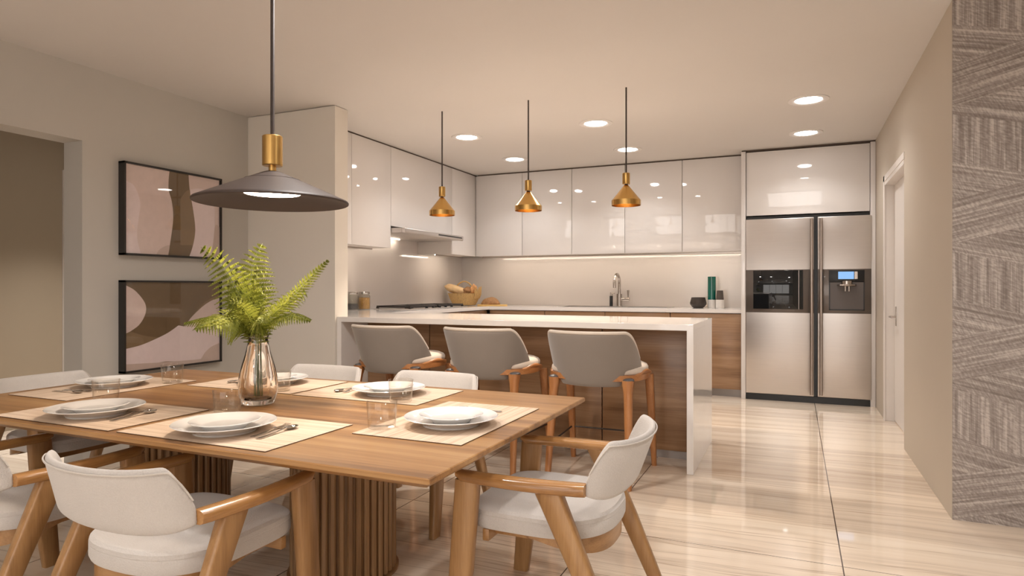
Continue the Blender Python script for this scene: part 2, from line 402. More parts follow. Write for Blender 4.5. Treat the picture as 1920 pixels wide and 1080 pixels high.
for lo, hi in (((-4.757, -3.75, 0), (-3.4, -3.6, ZC)), ((1.8, -3.75, 0), (2.95, -3.6, ZC)), ((-3.4, -3.75, 0), (1.8, -3.6, .25)), ((-3.4, -3.75, 2.5), (1.8, -3.6, ZC))): box(bm, lo, hi)
struct('wall_front', bm, M['wall'], 'wall at the living room end with an added wide window for fill', 'wall')
bm = BM()
for a in (-3.4, -2.1, -.83, .44, 1.75): box(bm, (a, -3.70, .25), (a+.05, -3.64, 2.5))
for z in (.25, 2.45): box(bm, (-3.4, -3.70, z), (1.8, -3.64, z+.05))
w = struct('fill_window', bm, M['door_white'], 'added four pane window for fill light, unseen at the living room end', 'window')  # added out of view to bring in fill light
obj('glass_pane', box(BM(), (-3.4, -3.675, .25), (1.8, -3.669, 2.5)), M['pane'], w, smooth=0)
bm = BM(); box(bm, (-6.5, 0, 0), (-6.3, 5.2, ZC)); box(bm, (-6.3, 0, 0), (-4.757, .1, ZC)); box(bm, (-6.3, 5.1, 0), (-4.757, 5.2, ZC))
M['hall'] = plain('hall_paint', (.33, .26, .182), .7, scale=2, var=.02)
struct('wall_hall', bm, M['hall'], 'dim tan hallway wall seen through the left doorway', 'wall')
struct('trim_1', box(BM(), (-6.3, 3.835, 0), (-6.27, 3.93, 2.36), .004), M['door_white'], 'pale door casing on the hallway wall', 'trim')
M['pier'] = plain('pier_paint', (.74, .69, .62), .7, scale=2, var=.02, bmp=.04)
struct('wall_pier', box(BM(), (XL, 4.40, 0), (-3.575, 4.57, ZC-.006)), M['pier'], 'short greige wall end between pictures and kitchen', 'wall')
# recessed door on the right
d = struct('door_1', box(BM(), (.855, 5.815, .012), (.895, 6.965, 2.215), .002), M['door_white'], 'white flush door recessed in the tan wall by the fridge', 'door')
hb = BM(); box(hb, (.849, 6.825, .90), (.855, 6.865, 1.08), .002); h = obj('handle_plate', hb, M['nickel'], d)
hb = BM(); tube(hb, [(.852, 6.845, .985), (.805, 6.845, .985), (.80, 6.83, .985), (.80, 6.70, .985)], .009); obj('door_lever', hb, M['nickel'], d)
bm = BM(); box(bm, (.775, 6.965, 0), (.955, 7.0, 2.275), .002); box(bm, (.775, 5.808, 2.215), (.955, 7.0, 2.275), .002); box(bm, (.80, 5.795, 0), (.955, 5.813, 2.275), .002)
box(bm, (.77, 6.95, 0), (.7785, 7.03, 2.305), .002); box(bm, (.77, 5.78, 2.25), (.7785, 7.03, 2.305), .002)
struct('trim_2', bm, M['door_white'], 'white casing and jamb around the recessed door', 'trim')

# ------------------------------------------------------------------ recessed downlights
def downlight(x, y, label, group, k=1, ang=125):
    t = thing('ceiling_light', label, 'light', (x, y, ZC), 0, group)
    b = lathe(BM(), [(.104, -.002), (.112, -.008), (.135, -.010), (.155, -.007), (.158, -.0005), (.104, -.0005)], 48, close=True); obj('trim_ring', b, M['trimring'], t)
    b = lathe(BM(), [(0, -.004), (.103, -.004), (.103, -.001), (0, -.001)], 40); obj('diffuser', b, M['down'], t)
    area(t, (0, 0, -.012), DOWN_W*k, DOWN_COL, ang, .2)
    return t
LG = 'recessed downlights in the kitchen ceiling'
for x, y, l in ((-3.097, 5.888, 'round recessed downlight above the left brass pendant, nearer the hood'),
                (-3.098, 7.133, 'small round recessed downlight just left of the middle brass pendant cord'),
                (-1.721, 5.883, 'round recessed downlight between the middle and right brass pendant cords'),
                (-1.716, 7.136, 'round recessed downlight crossed by the right brass pendant cord'),
                (.104, 5.857, 'round recessed downlight nearest the camera above the fridge, the larger of two'),
                (.102, 7.094, 'round recessed downlight closest to the fridge cabinet front')):
    downlight(x, y, l, LG, .56 if x < 0 else .46)
for x, y, k in ((.85, 2.2, 1.25), (.85, -.3, 1), (-.95, 2.45, .6), (-2.0, 2.62, 1.5), (-1.2, -.6, .8), (-3.4, -.9, .8), (-1.2, -2.6, .8), (1.6, -2.3, .8)):  # all but the first added as fill; first inferred from a reflection
    downlight(x, y, 'unseen recessed downlight for fill over the dining and living area', 'recessed downlights of the living area', k, 155)
downlight(-5.3, 3.6, 'unseen downlight added to light the hallway beyond the left doorway', 'added hallway downlight', 1.5, 78)  # added to brighten the lower part of the hallway wall

# ------------------------------------------------------------------ kitchen: fridge tall unit
YF = 7.72
t = thing('fridge_cabinet', 'white gloss tall surround with a flap door above the steel fridge', 'cabinet', (.11, 8.1, 0))
def L(bm, org):            # shift world-space mesh into a thing's local space
    for v in bm.verts: v.co -= Vector(org)
    return bm
o_ = (.11, 8.1, 0)
obj('side_panel', L(box(BM(), (-.555, YF-.02, 0), (-.507, YB-.01, ZC-.02), .002), o_), M['gloss'], t)
obj('side_panel', L(box(BM(), (.728, YF-.02, 0), (.775, YB-.01, ZC-.02), .002), o_), M['gloss'], t)
obj('flap_door', L(box(BM(), (-.50, YF, 2.062), (.722, YF+.02, ZC-.03), .002), o_), M['gloss'], t)
obj('body', L(box(BM(), (-.506, YF+.03, 2.07), (.727, YB-.01, ZC-.035)), o_), M['carcass'], t)
obj('top_gap_shade', L(box(BM(), (-.553, YF+.02, ZC-.019), (.773, YF+.06, ZC-.001)), o_), M['gapdark'], t)  # dark bar painting the shade line above the surround
# fridge
F = thing('fridge', 'brushed steel side by side fridge with black centre gap and water dispenser', 'fridge', (.11, 8.1, 0))
YD = YF-.035
obj('body', L(box(BM(), (-.498, YF+.03, .0), (.722, YB-.06, 2.052)), o_), M['black'], F)
for sx, x0, x1 in ((-1, -.504, .190), (1, .226, .742)):
    D = obj('door', L(box(BM(), (x0, YD, .075), (x1 if sx < 0 else .735, YF+.028, 2.018), .006, 3), o_), M['steel'], F)
    x1 = x1 if sx < 0 else .735
    obj('band_panel', L(box(BM(), (x0+.001, YD-.003, .978), (x1-.001, YD+.001, 1.452), .001), o_), M['band'], D)
    for hx in ((.149, .183) if sx < 0 else (.240, .274)),:
        xm = sum(hx)/2
        hb = BM(); tube(hb, [(xm, YD-.055, .10), (xm, YD-.055, 1.995)], .0165, 16)
        for zz in (.16, 1.94): tube(hb, [(xm, YD-.05, zz), (xm, YD+.002, zz)], .008)
        obj('handle', L(hb, o_), M['steel_z'], D)
    if sx < 0:
        obj('glass_window', L(box(BM(), (-.425, YD-.007, 1.018), (.083, YD-.002, 1.444), .003), o_), M['blackglass'], D)
        obj('window_seam', L(box(BM(), (.038, YD-.0085, 1.018), (.042, YD-.006, 1.444)), o_), M['steel_z'], D)
    else:
        db = BM(); box(db, (.335, YD-.006, 1.31), (.672, YD-.002, 1.440), .002)
        for lo, hi in (((.335, 1.012), (.346, 1.31)), ((.661, 1.012), (.672, 1.31)), ((.335, 1.012), (.672, 1.024))): box(db, (lo[0], YD-.007, lo[1]), (hi[0], YD-.002, hi[1]))
        obj('control_panel', L(db, o_), M['black'], D)
        obj('recess', L(box(BM(), (.346, YD-.0045, 1.024), (.661, YD-.0025, 1.31)), o_), M['dispenser'], D)
        o = obj('screen', L(box(BM(), (.424, YD-.010, 1.345), (.572, YD-.006, 1.424)), o_), M['lcd'], D); o['label'] = 'lit blue display'
        obj('screen_side', L(box(BM(), (.578, YD-.010, 1.345), (.606, YD-.006, 1.424)), o_), M['nickel'], D)
        nb = lathe(BM(), [(0, 1.268), (.085, 1.268), (.095, 1.276), (.092, 1.288), (.055, 1.292), (.055, 1.325), (0, 1.325)], 32, (.504, YD-.012, 0))
        tube(nb, [(.487, YD-.07, 1.27), (.487, YD-.07, 1.215)], .009); tube(nb, [(.522, YD-.07, 1.27), (.522, YD-.07, 1.215)], .009)
        obj('spout', L(nb, o_), M['nickel'], D)
obj('toe_kick', L(box(BM(), (-.503, YF+.0, 0), (.735, YF+.028, .068)), o_), M['black'], F)

# ------------------------------------------------------------------ wall cabinets
YU, XU = 7.93, -4.03
def cab(name, label, lo, hi, face, doorlo, doorhi, mat, group, strip=None, gap=True):
    c = ((lo[0]+hi[0])/2, (lo[1]+hi[1])/2, lo[2])
    t = thing(name, label, 'cabinet', c, 0, group)
    obj('body', L(box(BM(), lo, hi), c), M['carcass'] if not isinstance(mat, tuple) else mat[1], t)
    obj('door', L(box(BM(), doorlo, doorhi, .0015), c), mat if not isinstance(mat, tuple) else mat[0], t)
    if strip:
        obj('light_strip', L(box(BM(), *strip), c), M['strip'], t)
        (a0, a1, a2), (b0, b1, b2) = strip
        if face == 'y': a0, b0 = lo[0], hi[0]
        else: a1, b1 = lo[1], hi[1]
        lip = ((a0, a1-.012, 1.672), (b0, a1-.006, 1.687)) if face == 'y' else ((b0+.006, a1, 1.672), (b0+.012, b1, 1.687))
        obj('strip_profile', L(box(BM(), *lip), c), M['nickel'], t)
    return t
UG = 'white gloss wall cabinets'
ub = [-4.03, -3.336, -2.64, -1.944, -1.243, -.556]
ul = ['white gloss wall cabinet at the back corner beside the hood run', 'white gloss wall cabinet behind the middle brass pendant',
      'white gloss wall cabinet between the middle and right pendants', 'white gloss wall cabinet just right of the right brass pendant',
      'white gloss wall cabinet next to the tall fridge surround']
for i in range(5):
    a, b_ = ub[i], ub[i+1]
    cab('wall_cabinet', ul[i], (a+.001, YU+.0205, 1.687), (b_-.001, YB-.002, ZC-.03), 'y', (a+.003, YU, 1.685), (b_-.003, YU+.02, ZC-.018), M['gloss'], UG,
        ((a+.01, 8.15, 1.679), (b_-.01, 8.165, 1.686)))
XW = XL+.002
cab('wall_cabinet', 'white gloss wall cabinet left of the cooker hood', (XW, 5.217, 1.687), (XU-.0205, 5.892, ZC-.03), 'x', (XU-.02, 5.218, 1.685), (XU, 5.890, ZC-.018), M['gloss'], UG,
    ((-4.30, 5.24, 1.679), (-4.285, 5.88, 1.686)))
cab('wall_cabinet', 'wide short white gloss wall cabinet above the cooker hood', (XW, 5.896, 1.932), (XU-.0205, 7.256, ZC-.03), 'x', (XU-.02, 5.896, 1.928), (XU, 7.255, ZC-.018), M['gloss'], UG)
cab('wall_cabinet', 'white gloss wall cabinet right of the hood in the corner', (XW, 7.262, 1.687), (XU-.0205, YU+.018, ZC-.03), 'x', (XU-.02, 7.261, 1.685), (XU, YU-.003, ZC-.018), M['gloss'], UG,
    ((-4.30, 7.28, 1.679), (-4.285, 7.93, 1.686)))
cf = box(BM(), (XL+.011, 4.98, 1.685), (XU, 5.214, ZC-.018), .0015)
tag(obj('cabinet_filler', cf, M['gloss']), 'narrow white filler panel between the short wall and the first wall cabinet', 'panel')
bm = BM(); box(bm, (-4.0, YU+.012, ZC-.0175), (-.556, YU+.06, ZC-.001)); box(bm, (XU-.06, 4.98, ZC-.0175), (XU-.012, YU+.06, ZC-.001))  # dark strips that colour in the shade between cabinets and ceiling
struct('gap_shade_strip', bm, M['gapdark'], 'dark strip coloured as the shadow gap along the top of the wall cabinets', 'trim')
# splashbacks
o = obj('splashback', box(BM(), (XL+.012, YB-.010, 1.006), (-.557, YB-.001, 1.70)), M['splash']); tag(o, 'pale glossy splashback along the back wall behind the sink', 'splashback')
o = obj('splashback', box(BM(), (XL+.001, 4.58, 1.006), (XL+.010, YB-.001, 1.92)), M['splash']); tag(o, 'pale glossy splashback on the left wall behind the hob', 'splashback')
# hood
t = thing('cooker_hood', 'slim steel pull-out cooker hood under the left wall cabinets', 'hood', (-4.2, 6.57, 1.85))
c = (-4.2, 6.57, 1.85)
obj('body', L(box(BM(), (XL+.012, 5.905, 1.853), (-3.90, 7.245, 1.905), .003), c), M['steel'], t)
obj('visor', L(box(BM(), (-3.90, 5.90, 1.848), (-3.855, 7.25, 1.906), .012, 3), c), M['steel'], t)
obj('control_strip', L(box(BM(), (-3.856, 6.62, 1.872), (-3.852, 7.2, 1.888)), c), M['black'], t)
hb = BM(); box(hb, (-4.50, 5.99, 1.8475), (-4.485, 6.75, 1.853)); o = obj('light_strip', L(hb, c), M['strip'], t)

# ------------------------------------------------------------------ base cabinets and worktops
BG = 'walnut base cabinets under the back worktop'
bb = [-3.736, -2.951, -2.154, -1.356, -.557]
bl = ['walnut base cabinet at the inner corner under the worktop', 'walnut base cabinet under the left part of the sink', 'walnut base cabinet under the right part of the sink', 'walnut base cabinet beside the fridge surround']
for i in range(4):
    a, b_ = bb[i], bb[i+1]
    t = cab('base_cabinet', bl[i], (a+.001, 7.785, .085), (b_-.001, YB-.012, .955 if i in (0, 3) else .80), 'y', (a+.004, 7.762, .088), (b_-.004, 7.783, .954), (M['walnut'], M['gapdark']), BG)
    obj('plinth', L(box(BM(), (a, 7.81, 0), (b_-.002, 7.83, .084)), ((a+b_)/2, (7.785+YB-.012)/2, .085) and tuple(t.location)), M['kick'], t)
for i, (a, b_, l) in enumerate(((5.52, 6.25, 'walnut base cabinet on the left run nearest the peninsula'), (6.25, 7.0, 'walnut base cabinet under the hob'), (7.0, 7.735, 'walnut base cabinet on the left run by the inner corner'))):
    cab('base_cabinet', l, (XL+.012, a+.001, .085), (-3.785, b_-.001, .955), 'x', (-3.783, a+.004, .088), (-3.762, b_-.004, .954), (M['walnut_y'], M['gapdark']), 'walnut base cabinets on the left run')
# worktop: L with a hole for the sink
SX0, SX1, SY0, SY1 = -2.80, -1.44, 7.90, 8.30
bm = BM(); Z0, Z1 = .962, 1.005
box(bm, (XL+.011, 5.475, Z0), (-3.74, YB-.011, Z1), .002)
for lo, hi in (((-3.74, 7.74), (SX0, YB-.011)), ((SX1, 7.74), (-.558, YB-.011)), ((SX0, 7.74), (SX1, SY0)), ((SX0, SY1), (SX1, YB-.011))):
    box(bm, (lo[0], lo[1], Z0), (hi[0], hi[1], Z1))
tag(obj('worktop', bm, M['quartz'], smooth=0), 'white quartz L-shaped worktop along the left and back kitchen walls', 'worktop')
# peninsula waterfall top
bm = BM(); PX0, PX1, PY0, PY1 = -3.573, -.62, 4.425, 5.473
box(bm, (PX0, PY0, Z0), (PX1, PY1, Z1), .002); box(bm, (PX1-.044, PY0, 0), (PX1, PY1, Z0+.002), .002); box(bm, (PX0, PY0, 0), (PX0+.044, PY1, Z0+.002), .002)
box(bm, (XL+.011, 4.575, Z0), (PX0, PY1, Z1), .002)
tag(obj('peninsula_worktop', bm, M['quartz'], smooth=0), 'white quartz waterfall worktop of the breakfast peninsula', 'worktop')
PG = 'walnut cabinets of the peninsula'
pb = [PX0+.046, -2.88, -2.105, -1.351, PX1-.046]
pl = ['walnut peninsula panel behind the leftmost bar stool', 'walnut peninsula panel between the left and middle bar stools', 'walnut peninsula panel between the middle and right bar stools', 'walnut peninsula panel at the right waterfall end']
for i in range(4):
    a, b_ = pb[i], pb[i+1]
    c = ((a+b_)/2, 5.1, 0); t = thing('peninsula_cabinet', pl[i], 'cabinet', c, 0, PG)
    obj('body', L(box(BM(), (a+.001, 4.815, .06), (b_-.001, 5.45, .958)), c), M['gapdark'], t)
    obj('back_panel', L(box(BM(), (a+.004, 4.79, .058), (b_-.004, 4.813, .957), .001), c), M['walnut'], t)
    obj('plinth', L(box(BM(), (a+.001, 4.80, 0), (b_-.001, 4.815, .055)), c), M['kick'], t)
# sink
t = thing('sink', 'inset stainless steel sink in the back worktop', 'sink', ((SX0+SX1)/2, 8.1, 1.005)); c = ((SX0+SX1)/2, 8.1, 1.005)
bm = BM()
for lo, hi in (((SX0-.03, SY0-.03), (SX1+.03, SY0+.01)), ((SX0-.03, SY1-.01), (SX1+.03, SY1+.04)), ((SX0-.03, SY0), (SX0+.01, SY1)), ((SX1-.01, SY0), (SX1+.03, SY1)), ((-2.02, SY0), (-1.96, SY1))):
    box(bm, (*lo, 1.0052), (*hi, 1.0095))
obj('rim', L(bm, c), M['steel'], t)
for a, b_ in ((SX0+.006, -2.0), (-1.98, SX1-.006)):
    bm = BM(); w = .004
    box(bm, (a, SY0+.006, .845), (b_, SY1-.006, .85))
    box(bm, (a, SY0+.006, .845), (a+w, SY1-.006, 1.006)); box(bm, (b_-w, SY0+.006, .845), (b_, SY1-.006, 1.006)); box(bm, (a, SY0+.006, .845), (b_, SY0+.006+w, 1.006)); box(bm, (a, SY1-.006-w, .845), (b_, SY1-.006, 1.006))
    obj('basin', L(bm, c), M['steel'], t)
# faucet, soap
t = thing('faucet', 'brushed nickel gooseneck kitchen faucet with side lever', 'faucet', (-2.13, 8.39, 1.0055))
bm = lathe(BM(), [(0, 0), (.042, 0), (.042, .006), (.036, .010), (.036, .165), (.0, .165)], 28); obj('base', bm, M['nickel'], t)
bm = BM(); pts = [(0, 0, .15), (0, 0, .30)]+[(0, -.125+.125*cos(a), .30+.125*sin(a)) for a in [pi*k/14 for k in range(1, 15)]]+[(0, -.25, .245)]
tube(bm, pts, .019, 14); obj('spout', bm, M['nickel'], t)
bm = BM(); tube(bm, [(.02, 0, .095), (.135, 0, .095)], .024, 16); obj('valve', bm, M['nickel'], t)
bm = BM(); tube(bm, [(.118, 0, .11), (.118, 0, .215)], [.008, .016], 12); obj('lever', bm, M['nickel'], t)
t = thing('soap_dispenser', 'small soap dispenser with black body beside the faucet', 'dispenser', (-2.235, 8.37, 1.0055))
obj('bottle', lathe(BM(), [(0, 0), (.022, 0), (.022, .135), (.02, .14), (0, .14)], 24), M['black'], t)
bm = BM(); tube(bm, [(0, 0, .138), (0, 0, .185)], .014, 14); tube(bm, [(0, 0, .178), (.045, -.02, .172)], .007, 8); obj('pump', bm, M['nickel'], t)
# hob
HX0, HX1, HY0, HY1 = -4.46, -3.93, 6.17, 7.50
t = thing('gas_hob', 'steel gas hob with black cast iron grates on the left worktop', 'hob', (-4.2, 6.83, 1.005)); c = (-4.2, 6.83, 1.005)
obj('plate', L(box(BM(), (HX0, HY0, 1.0055), (HX1, HY1, 1.013), .003), c), M['steel'], t)
for a, b_ in ((HY0+.03, 6.80), (6.83, HY1-.03)):
    bm = BM(); x0, x1 = HX0+.03, HX1-.06
    for xx in (x0, x1): box(bm, (xx-.01, a, 1.024), (xx+.01, b_, 1.046), .003)
    for yy in (a+.01, b_-.01, (a+b_)/2): box(bm, (x0, yy-.01, 1.024), (x1, yy+.01, 1.046), .003)
    box(bm, ((x0+x1)/2-.008, a, 1.030), ((x0+x1)/2+.008, b_, 1.048), .003)
    for xx in (x0, x1):
        for yy in (a+.01, b_-.01): box(bm, (xx-.012, yy-.012, 1.0125), (xx+.012, yy+.012, 1.03))
    obj('grate', L(bm, c), M['castiron'], t)
    for xx in (HX0+.15, HX1-.17):
        obj('burner', L(lathe(BM(), [(0, 0), (.05, 0), (.05, .012), (.036, .014), (.036, .019), (0, .02)], 24, (xx, (a+b_)/2+(.14 if xx < -4.2 else -.14), 1.0125)), c), M['castiron'], t)
for k in range(5):
    obj('knob', L(lathe(BM(), [(0, 0), (.017, 0), (.015, .022), (0, .023)], 16, (HX1-.028, HY0+.35+.15*k, 1.0125)), c), M['black'], t)

# ------------------------------------------------------------------ worktop clutter
def jar(x, y, label, fill, fmat, fh, flab):
    t = thing('storage_jar', label, 'jar', (x, y, 1.0055), 0, 'glass storage jars')
    obj('glass_body', lathe(BM(), [(0, 0), (.062, 0), (.066, .006), (.066, .155), (.055, .172), (.055, .178), (.052, .178), (.052, .170), (.0625, .153), (.0625, .008), (0, .006)], 32), M['jar'], t)
    o = obj('lid', lathe(BM(), [(0, .176), (.060, .176), (.062, .18), (.062, .196), (.055, .202), (0, .203)], 32), M['chrome'], t); o['label'] = 'metal lid'
    f = obj(fill, lathe(BM(), [(0, .0085), (.0605, .0085), (.0618, .012), (.0618, fh), (.05, fh+.006), (0, fh+.004)], 28), fmat)
    f.location = (x, y, 1.0055); tag(f, flab, fill.replace('_', ' '), kind='stuff')
jar(-4.47, 5.79, 'lidded glass jar of dark coffee half hidden by the wall end', 'ground_coffee', M['coffee'], .065, 'dark ground coffee in the jar by the wall end')
jar(-4.47, 6.01, 'lidded glass jar of yellow pasta beside the hob', 'dry_pasta', M['pasta'], .13, 'yellow dry pasta pieces filling the jar by the hob')
# bread basket
BX, BY = -4.235, 7.98
t = thing('bread_basket', 'wicker basket with arched handle holding bread in the corner', 'basket', (BX, BY, 1.0055))
bm = BM(); n = 120; rings = []
for (r, z) in ((0.001, .004), (.14, .004), (.155, .01), (.18, .06), (.205, .11), (.222, .16), (.228, .172), (.214, .172), (.205, .15), (.165, .04), (.14, .016), (.001, .016)):
    rings.append([Vector(((r+(.005*(k % 2) if .02 < r and z > .008 else 0))*1.05*cos(2*pi*k/n), (r+(.005*(k % 2) if r > .02 and z > .008 else 0))*.78*sin(2*pi*k/n), z)) for k in range(n)])
loft(bm, rings, True); obj('basket_bowl', bm, M['basketry'], t, smooth=25)
bm = BM(); tube(bm, [(.155*cos(a)*1.05, .0, .12+.215*sin(a)) for a in [pi*k/24 for k in range(25)]], .010, 10); obj('basket_handle', bm, M['basketry'], t)
bm = BM()
for k in range(70):
    a = random.uniform(-.55, .55); h = random.uniform(.10, .2)
    p0 = Vector((.215*cos(a)*1.05, .16*sin(a), .10)); p1 = Vector((.238*cos(a)*1.05, .185*sin(a), .10+h*.85))
    tube(bm, [p0, p0.lerp(p1, .5)+Vector((.008, 0, 0)), p1], .0035, 4)
obj('raised_side', bm, M['basketry'], t)
def blob(name, label, mat, c, r, rz=0, ry=0, seed=0, lab2='bread', amp=.08, group=None):
    bm = BM(); bmesh.ops.create_icosphere(bm, subdivisions=4, radius=1)
    rnd = random.Random(seed); ph = [rnd.uniform(0, 6) for _ in range(6)]
    R = Matrix.Rotation(rz, 3, 'Z') @ Matrix.Rotation(ry, 3, 'Y')
    for v in bm.verts:
        n_ = v.co.copy(); k = 1+amp*(sin(4*n_.x+ph[0])*sin(3*n_.y+ph[1])+.6*sin(7*n_.z+ph[2]+3*n_.x))
        v.co = R @ Vector((n_.x*r[0]*k, n_.y*r[1]*k, n_.z*r[2]*k))
    o = obj(name, bm, mat, smooth=60); o.location = c; return tag(o, label, lab2, group)
blob('bread_loaf', 'large pale floury loaf sticking out of the left of the basket', M['crust'], (BX-.10, BY-.03, 1.222), (.185, .085, .062), .2, .30, 1, amp=.05)
blob('bread_roll', 'dark seeded roll in the middle of the basket', M['crust_dark'], (BX+.065, BY-.01, 1.205), (.08, .075, .06), .3, 0, 2)
blob('croissant', 'golden twisted pastry at the right of the basket', M['crust_orange'], (BX+.155, BY-.03, 1.222), (.042, .045, .08), 0, .25, 3, 'pastry', .14)
t = thing('cutting_board', 'thin yellow wooden cutting board in front of the bread basket', 'board', (-3.80, 7.98, 1.0055), .25)
bm = BM(); pts = []
for k in range(40):
    a = 2*pi*k/40; ca, sa = cos(a), sin(a); e = 2/3.2
    pts.append((.205*abs(ca)**e*(1 if ca > 0 else -1), .13*abs(sa)**e*(1 if sa > 0 else -1)))
loft(bm, [[Vector((x*s, y*s, z)) for x, y in pts] for s, z in ((.98, 0), (1, .004), (1, .014), (.985, .018))]); obj('board_slab', bm, M['board'], t)
o = blob('bread_loaf', 'half round brown loaf lying on the cutting board', M['crust_dark'], (-3.83, 7.99, 1.0245), (.135, .085, .10), .2, 0, 5, amp=.04)
for v in o.data.vertices: v.co.z = max(v.co.z, 0)
# right cluster
t = thing('bowl', 'dark burnt wood bowl on the worktop near the fridge', 'bowl', (-1.09, 8.19, 1.0055))
obj('bowl_shell', lathe(BM(), [(0, 0), (.055, 0), (.075, .012), (.098, .045), (.1, .06), (.082, .128), (.076, .130), (.074, .124), (.09, .06), (.085, .045), (.06, .014), (0, .012)], 30), M['darkwood'], t)
def mill(x, y, label, topm, h, r1, r2, fl):
    t = thing('grinder', label, 'grinder', (x, y, 1.0055), 0, 'marble based grinders')
    o = obj('marble_base', lathe(BM(), [(0, 0), (.05, 0), (.05, .10), (.048, .1015), (0, .1015)] if r1 > .044 else [(0, 0), (.056, 0), (.048, .1015), (0, .1015)], 30), M['marble'], t)
    o = obj('upper', lathe(BM(), [(0, .102), (r1, .102), (r2, h-.003), (r2-.003, h), (0, h)], 30), topm, t); o['label'] = fl
mill(-.935, 8.24, 'tall emerald green cylinder on a white marble base beside the dark bowl', M['emerald'], .385, .049, .049, 'tall emerald green cylinder')
mill(-.835, 8.20, 'short smoked wood grinder on a marble base beside the fridge surround', M['graybrown'], .215, .046, .037, 'smoked brown tapered top')

# ------------------------------------------------------------------ pictures
def picture(label, z0, z1, polys, y0=3.172, y1=4.05):
    cy, cz = (y0+y1)/2, (z0+z1)/2; X = XL
    t = thing('framed_picture', label, 'picture', (X+.001, cy, cz), 0, 'abstract framed prints on the left wall')
    c = (X+.001, cy, cz); w = .014; D = .066
    bm = BM()
    for lo, hi in (((y0, z0), (y1, z0+w)), ((y0, z1-w), (y1, z1)), ((y0, z0), (y0+w, z1)), ((y1-w, z0), (y1, z1))):
        box(bm, (X+.001, lo[0], lo[1]), (X+D, hi[0], hi[1]))
    obj('frame', L(bm, c), M['frame'], t, smooth=0)
    bm = BM(); mats = []
    box(bm, (X+.002, y0+w*.8, z0+w*.8), (X+D-.018, y1-w*.8, z1-w*.8)); mats.append(polys[0][0])
    for k, (mt, pts) in enumerate(polys[1:]):
        sm = spline([(p[0], p[1], 0) for p in pts]+[(pts[0][0], pts[0][1], 0)], 1) if mt[1] == 0 else None
        xx = X+D-.0175+.0006*k
        vs = [bm.verts.new((xx, y0+w+(y1-y0-2*w)*min(max(p[0], 0), 1), z1-w-(z1-z0-2*w)*min(max(p[1], 0), 1))) for p in pts]
        f = bm.faces.new(vs); f.material_index = len(mats); mats.append(mt[0])
    obj('print', L(bm, c), mats, t, smooth=0)
    obj('glass_pane', L(box(BM(), (X+D-.008, y0+w*.9, z0+w*.9), (X+D-.006, y1-w*.9, z1-w*.9)), c), M['pane'], t, smooth=0)
def curve(pts, n=8): return [(p[0], p[1]) for p in spline([(a, b, 0) for a, b in pts], n)]
# coordinates run 0..1 across and down the print
picture('abstract framed print with a vertical brown wavy band, upper of two on the left wall', 1.494, 2.183,
  [(PK,),
   ((PL, 1), [(0, .19)]+curve([(0, .19), (.09, .24), (.145, .42), (.13, .60), (.115, .80), (.15, 1)])+[(0, 1)]),
   ((BD, 1), [(.435, 0)]+curve([(.64, 0), (.655, .2), (.69, .42), (.715, .66), (.69, .86), (.65, 1)])+curve([(.42, 1), (.45, .80), (.475, .55), (.46, .36), (.43, .24), (.425, .14), (.435, 0)])),
   ((BR, 1), curve([(.55, .32), (.60, .22), (.655, .18)])+curve([(.66, .24), (.69, .42), (.715, .66), (.705, .78), (.69, .86)])+[(.55, .87)]),
   ((PL, 1), curve([(.655, .18), (.74, .15), (.85, .17), (.93, .32), (.945, .55), (.925, .80), (.90, 1)])+curve([(.65, 1), (.69, .86), (.715, .66), (.69, .42), (.66, .24)])),
   ((TA, 1), curve([(.30, 1), (.33, .94), (.40, .89), (.435, .89), (.42, 1)])),
   ((TA, 1), curve([(.90, 1), (.925, .80), (.945, .60), (.97, .58), (1, .6)])+[(1, 1)])])
picture('abstract framed print with a brown diagonal sweep, lower of two on the left wall', .622, 1.3075,
  [(BR,),
   ((PK, 1), curve([(0, .03), (.10, .10), (.19, .24), (.195, .36), (.14, .48), (.06, .55), (0, .58)])[:]+[(0, .3)]),
   ((BD, 1), curve([(.06, .56), (.20, .62), (.35, .645), (.55, .62)])+curve([(.66, .44), (.80, .27), (.9, .20), (1, .15)])+[(1, 0), (0, 0)]+curve([(0, .03), (.10, .10), (.19, .24), (.195, .36), (.14, .48), (.06, .55)])),
   ((PM, 1), curve([(.52, .63), (.60, .53), (.68, .42), (.80, .30), (.9, .23), (1, .19)])+[(1, .62)]),
   ((PL, 1), curve([(0, .74), (.15, .69), (.30, .61), (.42, .53), (.52, .63)])[:0]+curve([(0, .75), (.16, .71), (.32, .63), (.45, .55), (.55, .48)])[:0]+[(0, .96)]+curve([(0, .75), (.15, .72), (.30, .66), (.42, .60), (.53, .52)])+[(.60, .54), (1, .58), (1, .80)]+curve([(1, .80), (.9, .84), (.83, .92), (.78, .99)])[:]+[(.4, .94)]),
   ((TA, 1), [(0, 1), (0, .92), (.35, .945), (.7, .96)]+curve([(.78, .96), (.83, .88), (.9, .82), (1, .78)])+[(1, 1)])])

